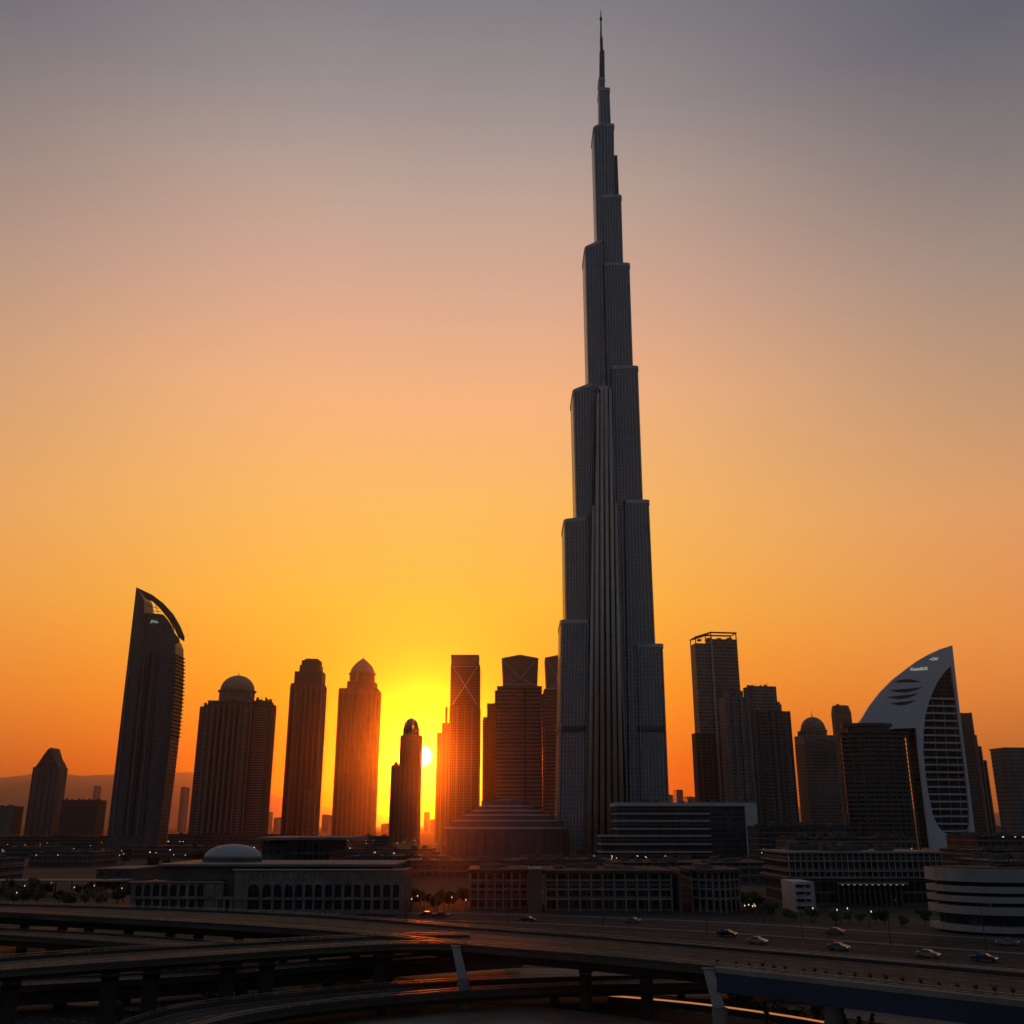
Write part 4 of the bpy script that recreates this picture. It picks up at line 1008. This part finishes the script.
V5, v5a, v5b = viaduct('footbridge', 'curved railed ramp bending through the bottom of the picture', ((120, 1030), (180, 1012), (290, 998), (400, 988.5), (520, 982), (640, 979), (760, 977.5), (880, 984), (1000, 994), (1120, 1007)), ((150, 1046), (240, 1021), (340, 1006), (440, 997), (540, 991), (640, 988), (760, 986.5), (880, 993), (1000, 1004), (1120, 1017)), 2.4, (250, 405, 560, 680), .7, .5, (.5,), colw=1.1, cap=False, rails=True, par=.55)

# pale steel brackets and the blue girder at the right of the main viaduct
def on_edge(line, px):
    i = min(range(len(line)), key=lambda k: abs(512 + F * line[k].x / (line[k].y * cp + (line[k].z - H) * sp) - px)); return i
for px, lab in ((463, 'pale raked steel bracket pier under the middle of the main viaduct'), (712, 'pale raked steel bracket pier at the start of the blue girder')):
    p_ = v1b[on_edge(v1b, px)].copy(); k = .9
    r = root('bracket_pier', (p_.x, p_.y - .6, 0), lab, 'pier', 'bracket piers of the main viaduct')
    m1 = MB(); m1.loft([[(x * .85 + .5, y * .7, 3.9) for x, y in ((-.8, -.8), (.8, -.8), (.8, .8), (-.8, .8))], [(x * .62 - .55, y * .7 - .2, 8.15) for x, y in ((-.9, -.8), (.9, -.8), (.9, .8), (-.9, .8))]]); m1.build('bracket', M['conc2'], r)
    m1 = MB(); m1.lathe(.6, 0, [(1.05, 0), (.95, .6), (.95, 3.85)], 18); m1.build('column', M['conc'], r)
    m1 = MB(); m1.box(-1.3, .2, -.85, .55, 8.16, 8.28); m1.build('cap_plate', M['roofl'], r)
i0, i1 = on_edge(v1b, 716), len(v1b) - 1
seg = [p.copy() + Vector((.35, -.75, 0)) for p in v1b[i0:i1 + 1]]
r = root('blue_girder', (0, 0, 0), 'dark blue painted box girder along the right half of the main viaduct', 'girder')
m1 = MB(); strip(m1, seg, .9, -2.3, -.15); m1.build('web', M['blue'], r)
m1 = MB(); strip(m1, seg, 1.15, -.14, .45); m1.build('top_flange', M['conc'], r)
for px in (842, 1010):
    p_ = seg[min(range(len(seg)), key=lambda k: abs(512 + F * seg[k].x / (seg[k].y * cp + (seg[k].z - H) * sp) - px))]
    m1 = MB(); m1.lathe(p_.x, p_.y + 1.2, [(1.25, 0), (1.1, .7), (1.1, 5.0), (1.3, 5.65)], 18); m1.build('column', M['dconc'], r)
# glow standing in for an orange light streak on a low barrier, no lamp
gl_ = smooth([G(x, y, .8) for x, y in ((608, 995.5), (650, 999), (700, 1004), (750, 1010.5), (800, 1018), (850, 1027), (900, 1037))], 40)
r = root('streak_barrier', (0, 0, 0), 'low barrier topped with an orange light streak painted as glow beside the lower road', 'barrier')
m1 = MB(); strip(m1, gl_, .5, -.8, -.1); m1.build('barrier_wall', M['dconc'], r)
m1 = MB(); strip(m1, gl_, .18, -.09, .10); m1.build('streak_glow', M['strip'], r)
mb = MB()
mb.add([G(x, y, .025) for x, y in ((-120, 975), (512, 968), (1150, 975), (1150, 1130), (512, 1150), (-120, 1130))], [(0, 5, 4, 1), (1, 4, 3, 2)])
tag(mb.build('sandy_lot', M['sand']), kind='structure')

# ------------------------------------------------------------------ low blocks between the street and the towers
def low_block(label, pxl, pxr, ytop, Y, d, mat='low', name='low_block', roofm='roof', band=True, fh=3.4, n=6, rs=4, cat='building', group=None):
    B = Bld(name, label, cat, pxl, pxr, ytop, Y, d, group); h = B.w / 2; zt = B.z(ytop)
    m1 = MB(); m1.box(-h, h, 0, d, 0, zt - .3); B.p('body', m1, mat)
    m1 = MB(); m1.box(-h - .4, h + .4, -.4, d + .4, zt - .3, zt); B.p('roof', m1, roofm)
    if band and zt > fh * 1.6:
        m1 = MB(); slabs(m1, -h, h, 0, d, 0, zt - 1, fh, .6, .4); B.p('floor_bands', m1, 'conc')
    if n:
        m1 = MB(); clutter(m1, -h + 1, h - 1, 1, d - 1, zt, n, 2.2, min(rs, B.w / 3)); B.p('roof_unit', m1, 'dconc')
    return B
FB = 'far hazy blocks between the towers'
LB = [
 ('dark flat roofed block at the left edge below the hills', -30, 24, 806, 1500, 30, 'grey'),
 ('dark block with rows of small windows left of the blade tower', 62, 107, 800, 1480, 30, 'tan2'),
 ('long low dark block under the pointed tower at the left', -30, 108, 836, 1150, 30, 'lowg'),
 ('low block at the foot of the broad domed tower', 168, 292, 834, 1150, 26, 'low'),
 ('low block at the feet of the slim stepped and pointed dome towers', 296, 392, 836, 1080, 26, 'low'),
 ('long flat roofed block in front of the broad domed tower', 120, 260, 846, 820, 40, 'low'),
 ('low dark shed roofed block behind the flat roofed hall', 330, 436, 849, 760, 36, 'low'),
 ('long flat block left of the round pavilion, catching the sun glow', 352, 446, 856, 640, 40, 'low'),
 ('flat block behind the short gridded office row', 404, 520, 860.5, 520, 50, 'lowg'),
 ('flat block in front of the round pavilion', 520, 612, 859.5, 540, 40, 'low'),
 ('long flat block in front of the terraced office', 604, 772, 862.5, 470, 46, 'lowg'),
 ('louvred podium at the foot of the right hand domed tower', 747, 850, 826, 640, 30, 'lowg'),
 ('beige podium under the rounded balcony tower', 776, 914, 838, 520, 40, 'low'),
 ('dark flat block right of the white sail', 946, 1080, 836, 560, 40, 'lowg'),
 ('dark block behind the striped building at the right edge', 940, 1090, 850, 420, 30, 'lowg'),
 ('pale roofed block directly behind the striped building', 958, 1100, 860.5, 330, 26, 'low'),
 ('glass fronted block at the left edge behind the long canopy roof', -40, 25, 859, 470, 26, 'bglass'),
 ('low flat block between the blade tower and the arcaded building', 30, 118, 852, 660, 40, 'low'),
 ('low flat block in the dim ground left of the blade tower', -30, 72, 847, 860, 40, 'lowg'),
]
for i, (lab, a, b_, yt, Y, d, mt) in enumerate(LB):
    low_block(lab, a, b_, yt, Y, d, mt, n=26 if Y < 1000 else 10, roofm='roofl' if 'pale roofed' in lab else 'roof')
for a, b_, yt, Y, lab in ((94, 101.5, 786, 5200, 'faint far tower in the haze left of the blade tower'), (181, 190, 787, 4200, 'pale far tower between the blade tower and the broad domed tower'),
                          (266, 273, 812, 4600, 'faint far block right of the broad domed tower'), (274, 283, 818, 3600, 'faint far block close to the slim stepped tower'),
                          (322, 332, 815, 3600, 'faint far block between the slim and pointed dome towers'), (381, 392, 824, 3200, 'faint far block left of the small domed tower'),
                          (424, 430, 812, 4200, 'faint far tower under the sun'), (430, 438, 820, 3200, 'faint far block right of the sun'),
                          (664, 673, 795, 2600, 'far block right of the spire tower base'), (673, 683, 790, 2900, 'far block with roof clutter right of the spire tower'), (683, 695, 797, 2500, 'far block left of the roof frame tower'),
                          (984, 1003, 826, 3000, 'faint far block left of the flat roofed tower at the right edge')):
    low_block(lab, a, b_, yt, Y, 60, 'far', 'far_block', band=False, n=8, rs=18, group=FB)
# sheds and the long canopy at the left
low_block('pale roofed shed left of the arcaded building', 97, 160, 868.5, 450, 34, 'lowg', 'shed', 'roofl', False, n=0)
B = Bld('canopy', 'long pale canopy roof on posts at the left behind the trees', 'canopy', -60, 134, 882, 392, 12)
h = B.w / 2; zt = B.z(880.5)
m1 = MB(); m1.box(-h, h, 0, B.d, zt - .5, zt); B.p('roof', m1, 'roofl')
for i in range(12):
    x = -h + 1 + (B.w - 2) * i / 11; m1 = MB(); m1.box(x - .2, x + .2, .6, 1.0, 0, zt - .5); B.p('post', m1, 'dsteel')

# ------------------------------------------------------------------ trees and shrubs
def crown_mesh(kind, rr):
    mb = MB(); q_ = random.Random(rr)
    if kind == 'broad': lobes = [(q_.uniform(-1.6, 1.6), q_.uniform(-1.6, 1.6), q_.uniform(2.6, 5.2), q_.uniform(.8, 1.5)) for _ in range(9)]
    elif kind == 'cone': lobes = [(q_.uniform(-.2, .2), q_.uniform(-.2, .2), .7 + i * .62, .85 * (1 - i / 8.5) + .12) for i in range(8)]
    else: lobes = [(q_.uniform(-.8, .8), q_.uniform(-.8, .8), q_.uniform(.3, 1.1), q_.uniform(.3, .6)) for _ in range(6)]
    nl = {'broad': 95, 'cone': 60, 'shrub': 55}[kind]; ls = {'broad': .34, 'cone': .22, 'shrub': .16}[kind]
    for cx, cy, cz, rd in lobes:
        for _ in range(nl):
            d_ = Vector((q_.gauss(0, 1), q_.gauss(0, 1), q_.gauss(0, .8))).normalized() * rd * q_.uniform(.45, 1.08)
            c_ = Vector((cx, cy, cz)) + d_
            u_ = Vector((q_.gauss(0, 1), q_.gauss(0, 1), q_.gauss(0, 1))).normalized(); v_ = u_.orthogonal().normalized() * q_.uniform(.5, .9)
            s_ = ls * q_.uniform(.6, 1.3)
            mb.add([c_ - u_ * s_, c_ + v_ * s_, c_ + u_ * s_, c_ - v_ * s_], [(0, 1, 2, 3)])
    return mb
def tree_proto(kind, rr, name, label, cat, group, mat):
    r = root(name, (0, 0, -500), label, cat, group)
    crown_mesh(kind, rr).build('crown' if kind != 'shrub' else 'foliage', M[mat], r)
    m1 = MB(); q_ = random.Random(rr + 5)
    if kind == 'broad':
        m1.tube((0, 0, 0), (.1, 0, 2.4), .22, .15, 8)
        for _ in range(4): m1.tube((.1, 0, 2.2), (q_.uniform(-1.2, 1.2), q_.uniform(-1.2, 1.2), q_.uniform(3.4, 4.6)), .11, .04, 6)
    elif kind == 'cone': m1.tube((0, 0, 0), (0, 0, 5.2), .13, .03, 7)
    else:
        for _ in range(4): m1.tube((0, 0, 0), (q_.uniform(-.5, .5), q_.uniform(-.5, .5), q_.uniform(.5, 1)), .05, .02, 5)
    m1.build('trunk' if kind != 'shrub' else 'stem', M['bark'], r)
    learn(r); return r
used = {}
def place(protos, pos, s, rz=None, label=None, group=None):
    p_ = R.choice(protos)
    if p_.name not in used: used[p_.name] = 1; o = p_
    else: o = copy_tree(p_)
    o.location = pos; o.scale = (s * R.uniform(.9, 1.1), s * R.uniform(.9, 1.1), s * R.uniform(.9, 1.12)); o.rotation_euler = (0, 0, R.uniform(0, 6.28) if rz is None else rz)
    if label: o['label'] = label
    if group: o['group'] = group
    return o
def row(kind, name, label, cat, group, mat, spots, s0, s1, nv=2, rr=1):
    pr = [tree_proto(kind, rr * 10 + k, name, label, cat, group, mat) for k in range(nv)]
    sp_ = list(spots)
    for i, pt in enumerate(sp_):
        if i < nv: used[pr[i].name] = 1; o = pr[i]; o.location = pt; s = R.uniform(s0, s1); o.scale = (s, s, s * R.uniform(.9, 1.1)); o.rotation_euler = (0, 0, R.uniform(0, 6.28))
        else: place(pr, pt, R.uniform(s0, s1))
def gspots(n, x0, x1, y0, y1, jit=0):
    out = []
    for i in range(n):
        px = x0 + (x1 - x0) * (i + .5) / n + R.uniform(-jit, jit); out.append(G(px, R.uniform(y0, y1)))
    return out
row('broad', 'street_tree', 'dark bushy street tree in the row before the offices on the right', 'tree', 'trees before the offices on the right', 'leaf', [G(768 + 158 * (i + .5) / 21 + R.uniform(-5, 5), 919.0 + 8.5 * (i / 21) + R.uniform(-1, 1.6)) for i in range(0, 21) if i % 3 != 1], .36, .72, 3, 1)
row('broad', 'street_tree', 'small dark tree in the clump between the arcaded building and the gridded offices', 'tree', 'trees beside the arcaded building', 'leaf2', gspots(11, 408, 470, 903, 911, 3), .6, .9, 2, 2)
row('broad', 'street_tree', 'dark tree in the planted car park at the left of the arcaded building', 'tree', 'car park trees at the left', 'leaf', gspots(26, -10, 128, 893, 908, 4), .65, 1.0, 3, 3)
row('broad', 'street_tree', 'dark tree at the foot of the bow fronted office row', 'tree', 'trees beside the bow fronted offices', 'leaf', gspots(6, 742, 766, 908, 917, 2), .7, .9, 2, 4)
row('broad', 'park_tree', 'small dim tree among the low flat roofs in the middle distance', 'tree', 'middle distance trees', 'leaf', [P(R.uniform(130, 760), 800, Y_) * 1 for Y_ in [R.uniform(560, 1000) for _ in range(34)]], .9, 1.5, 3, 5)
for o in [o for o in bpy.data.objects if o.name.startswith('park_tree')]: o.location.z = 0
row('broad', 'park_tree', 'small dim tree in the low ground behind the striped building on the right', 'tree', 'trees behind the striped building', 'leaf', [Vector((P(R.uniform(930, 1030), 800, Y_).x, Y_, 0)) for Y_ in [R.uniform(300, 325) for _ in range(8)]], .9, 1.3, 2, 6)
row('cone', 'cypress', 'slim dark cypress below the blue girder at the bottom right', 'tree', 'cypresses below the blue girder', 'leaf', [G(x, y) for x, y in ((768, 1036), (847, 1052), (862, 1050), (875, 1052))], .62, .78, 2, 7)
row('shrub', 'shrub', 'leafy shrub on the bank below the blue girder', 'shrub', 'shrubs below the blue girder', 'leaf2', [G(x, y) for x, y in ((735, 1004), (742, 1002), (750, 1006), (758, 1012), (780, 1018), (797, 1020), (815, 1024), (833, 1027))], 1.3, 2.0, 2, 8)
row('shrub', 'shrub', 'low dark shrub beside the ramp at the bottom left', 'shrub', 'shrubs beside the ramp', 'leaf', [G(x, y) for x, y in ((212, 1004), (232, 1008), (246, 1003), (110, 1012), (122, 1019), (98, 1022), (140, 1022), (155, 1018), (276, 1000), (305, 995))], .9, 1.5, 2, 9)

# planters along the edge of the main viaduct
pr = root('planter', (0, 0, -500), 'small dark potted plant in the row along the edge of the main viaduct', 'planter', 'potted plants along the viaduct edge')
m1 = MB(); m1.lathe(0, 0, [(.26, 0), (.36, .42), (.30, .43)], 12); m1.build('pot', M['conc'], pr)
mb = MB(); q_ = random.Random(3)
for _ in range(46):
    t_ = q_.uniform(0, 6.28); e = Vector((math.cos(t_), math.sin(t_), 0)); l = q_.uniform(.25, .75); b0 = Vector((0, 0, .42)); t1 = b0 + e * l * .55 + Vector((0, 0, l * q_.uniform(.5, 1.1))); w_ = Vector((-e.y, e.x, 0)) * .07
    mb.add([b0 - w_, b0 + w_, t1 + w_ * .3, t1 - w_ * .3], [(0, 1, 2, 3)])
mb.build('foliage', M['leaf'], pr); learn(pr)
edge = lerp_line(v1a, v1b, .86)
pxs = [720, 734, 748, 762, 775, 788, 801, 814, 827, 842, 858, 874, 890, 907, 925, 943, 961, 979, 997, 1015]
for i, px in enumerate(pxs):
    k = on_edge(edge, px); o = pr if i == 0 else copy_tree(pr)
    kk = min(max(k, 1), len(edge) - 2)
    f = px - (512 + F * edge[kk].x / (edge[kk].y * cp + (edge[kk].z - H) * sp)); d_ = edge[kk + 1] - edge[kk]
    o.location = edge[kk] + d_ * (f / 12); o.location.z = 8.0; o.rotation_euler = (0, 0, R.uniform(0, 6)); o.scale = (R.uniform(.85, 1.15),) * 3

# ------------------------------------------------------------------ street lamps
def lamp_proto(name, label, group, mat, hgt, arm=1.8, hr=.28, flat=True):
    r = root(name, (0, 0, -500), label, 'street lamp', group)
    m1 = MB(); m1.tube((0, 0, 0), (0, 0, hgt), .13, .07, 8); m1.lathe(0, 0, [(.22, 0), (.2, .5)], 8); m1.build('pole', M['dsteel'], r)
    m1 = MB(); m1.tube((0, 0, hgt - .05), (arm, 0, hgt + .35), .06, .05, 6); m1.build('arm', M['dsteel'], r)
    m1 = MB(); m1.box(arm - .15, arm + .75, -.17, .17, hgt + .28, hgt + .42); hd = m1.build('lamp_head', M['dsteel'], r)
    m1 = MB(); m1.lathe(arm + .3, 0, [(.02, hgt + .27), (hr * .8, hgt + .2), (hr, hgt + .05), (hr * .7, hgt - .1), (.02, hgt - .16)], 10); m1.build('lens', M[mat], hd)
    learn(r); return r
def lamps(name, label, group, mat, spots, hgt=8, hr=.28):
    p_ = lamp_proto(name, label, group, mat, hgt, hr=hr)
    for i, s_ in enumerate(spots):
        o = p_ if i == 0 else copy_tree(p_); o.location = s_; o.rotation_euler = (0, 0, R.choice((0, math.pi / 2, math.pi, -math.pi / 2)))
med = lerp_line(ra_far, ra_near, .5)
lamps('street_lamp', 'tall slim street lamp on the median of the boulevard', 'lamps along the boulevard', 'pale', [med[on_edge(med, px)] for px in (60, 170, 290, 400, 515, 610, 706, 800, 893, 985)], 9, .12)
lamps('street_lamp', 'lit street lamp in the low ground left of the arcaded building', 'lit lamps at the left', 'lampw', [G(R.uniform(-5, 205), R.uniform(846, 868)) for _ in range(34)], 7, .26)
lamps('street_lamp', 'warm lit lamp in the forecourt of the terraced office', 'lit lamps before the terraced office', 'lamp', [G(R.uniform(550, 672), R.uniform(863, 868)) for _ in range(22)], 5, .26)
lamps('street_lamp', 'lit lamp among the low roofs below the domed towers', 'lit lamps below the domed towers', 'lamp', [Vector((P(x, 840, Y_).x, Y_, 0)) for x, Y_ in ((166, 1060), (171, 1070), (178, 1062), (184, 1058), (248, 780), (252, 784), (170, 700), (150, 640), (330, 1000), (372, 640), (398, 620))], 9, .5)
lamps('street_lamp', 'small lit lamp among the trees before the offices on the right', 'lit lamps before the right offices', 'lamp', [G(x, y) for x, y in ((744, 921), (748, 920), (752, 921.5), (757, 921), (764, 922), (836, 926), (841, 925), (870, 928), (812, 924))], 4, .11)
lamps('street_lamp', 'small lit lamp among the trees beside the gridded offices', 'lit lamps beside the gridded offices', 'lamp', [G(x, y) for x, y in ((412, 911), (424, 908), (437, 911), (452, 909), (466, 912))], 3.5, .12)
lamps('street_lamp', 'small lit lamp in the planted car park at the left', 'lit lamps in the car park', 'lampw', [G(x, y) for x, y in ((20, 900), (44, 896), (70, 902), (95, 899), (118, 903), (8, 908))], 4.5, .13)
lamps('street_lamp', 'small lit lamp among the dim low roofs left of the round pavilion', 'lit lamps left of the pavilion', 'lamp', [Vector((P(R.uniform(280, 450), 850, Y_).x, Y_, 0)) for Y_ in [R.uniform(560, 1000) for _ in range(22)]], 13, .24)
lamps('street_lamp', 'small lit lamp among the podium roofs right of the terraced office', 'lit lamps right of the terraced office', 'lampw', [Vector((P(R.uniform(755, 920), 850, Y_).x, Y_, 0)) for Y_ in [R.uniform(400, 515) for _ in range(26)]], 14, .16)
lamps('street_lamp', 'lit lamp on the roof terrace line right of the white sail', 'lit lamps right of the sail', 'lampw', [Vector((P(x, 840, 590).x, 545, 0)) for x in (962, 970, 979, 988, 1004)], 19, .28)

# ------------------------------------------------------------------ cars
def car_proto():
    r = root('parked_car', (0, 0, -500), 'car', 'car', 'cars on the boulevard')
    prof = [(-2.25, .35), (-2.28, .75), (-2.1, .95), (-1.35, 1.0), (-.75, 1.42), (.45, 1.45), (1.15, 1.02), (2.05, .88), (2.25, .68), (2.25, .35)]
    body = []
    for y, sc in ((-.88, .96), (-.92, 1.0), (.92, 1.0), (.88, .96)):
        body.append([(x * (1 if z < 1.0 else sc), y * (1 if z < 1.05 else .82), z) for x, z in prof])
    m1 = MB(); m1.loft(body); m1.build('body', M['car_grey'], r)
    m1 = MB()
    for s_ in (-1, 1): m1.add([(-1.2, s_ * .925, 1.03), (.95, s_ * .925, 1.05), (.42, s_ * .785, 1.39), (-.72, s_ * .785, 1.37)], [(0, 1, 2, 3)])
    m1.add([(1.17, -.8, 1.04), (1.17, .8, 1.04), (.50, .70, 1.44), (.50, -.70, 1.44)], [(0, 1, 2, 3)])
    m1.add([(-1.36, -.8, 1.03), (-1.36, .8, 1.03), (-.80, .70, 1.42), (-.80, -.70, 1.42)], [(0, 1, 2, 3)])
    m1.build('window', M['glass'], r)
    for x in (-1.4, 1.4):
        for s_ in (-1, 1):
            m1 = MB(); m1.tube((x, s_ * .70, .33), (x, s_ * .94, .33), .33, .33, 14); wh = m1.build('wheel', M['tyre'], r)
            m1 = MB(); m1.tube((x, s_ * .93, .33), (x, s_ * .955, .33), .19, .17, 10); m1.build('rim', M['steel'], wh)
    for s_ in (-1, 1):
        m1 = MB(); m1.box(2.2, 2.28, s_ * .62 - .18, s_ * .62 + .18, .62, .76); m1.build('headlight', M['head'], r)
        m1 = MB(); m1.box(-2.31, -2.24, s_ * .66 - .16, s_ * .66 + .16, .72, .86); m1.build('taillight', M['tail'], r)
    learn(r); return r
CP = car_proto()
def lane(f): return lerp_line(ra_far, ra_near, f)
CARS = [(427, .2, 1, 'black', 'black car leading a close pair before the gridded offices'), (441, .22, 1, 'red', 'dark red car close behind a black one before the gridded offices'), (527, .4, 1, 'black', 'black car alone before the long gridded office row'),
        (632, .18, 1, 'silver', 'silver car below the right end of the long office row'), (727, .62, 0, 'black', 'black car on the near lanes below the bow fronted offices'), 
        (835, .16, 1, 'silver', 'silver car by the far kerb before the dark office with the lit canopy'), (1008, .16, 1, 'white', 'white car by the far kerb under the striped building'), 
        (757, .86, 0, 'white', 'white car parked furthest left in the row along the near kerb'), (838, .86, 0, 'silver', 'silver car near the middle of the row along the near kerb'), 
        (928, .87, 0, 'white', 'white car towards the right end of the row along the near kerb'), (985, .86, 0, 'blue', 'dark blue car at the right end of the row along the near kerb'), (330, .22, 1, 'sand', 'sand coloured car before the arcaded building'), (262, .2, 1, 'black', 'black car before the left arches of the arcaded building')]
first = True
for px, f, fw, colr, lab in CARS:
    l = lane(f); k = min(on_edge(l, px), len(l) - 2); d_ = l[k + 1] - l[k]
    if first: o = CP; first = False; o['label'] = lab
    else: o = copy_tree(CP)
    o['label'] = lab; o.location = (l[k].x, l[k].y, .06)
    dx = (px - (512 + F * l[k].x / (l[k].y * cp + (l[k].z - H) * sp))) / 984 * l[k].y; o.location += d_.normalized() * dx
    o.rotation_euler = (0, 0, math.atan2(d_.y, d_.x) + (math.pi if fw else 0))
    for ch in [c for c in bpy.data.objects if c.parent == o]:
        if ch.name.startswith('body'):
            if o != CP: ch.data = ch.data.copy()
            ch.data.materials.clear(); ch.data.materials.append(M['car_' + colr])
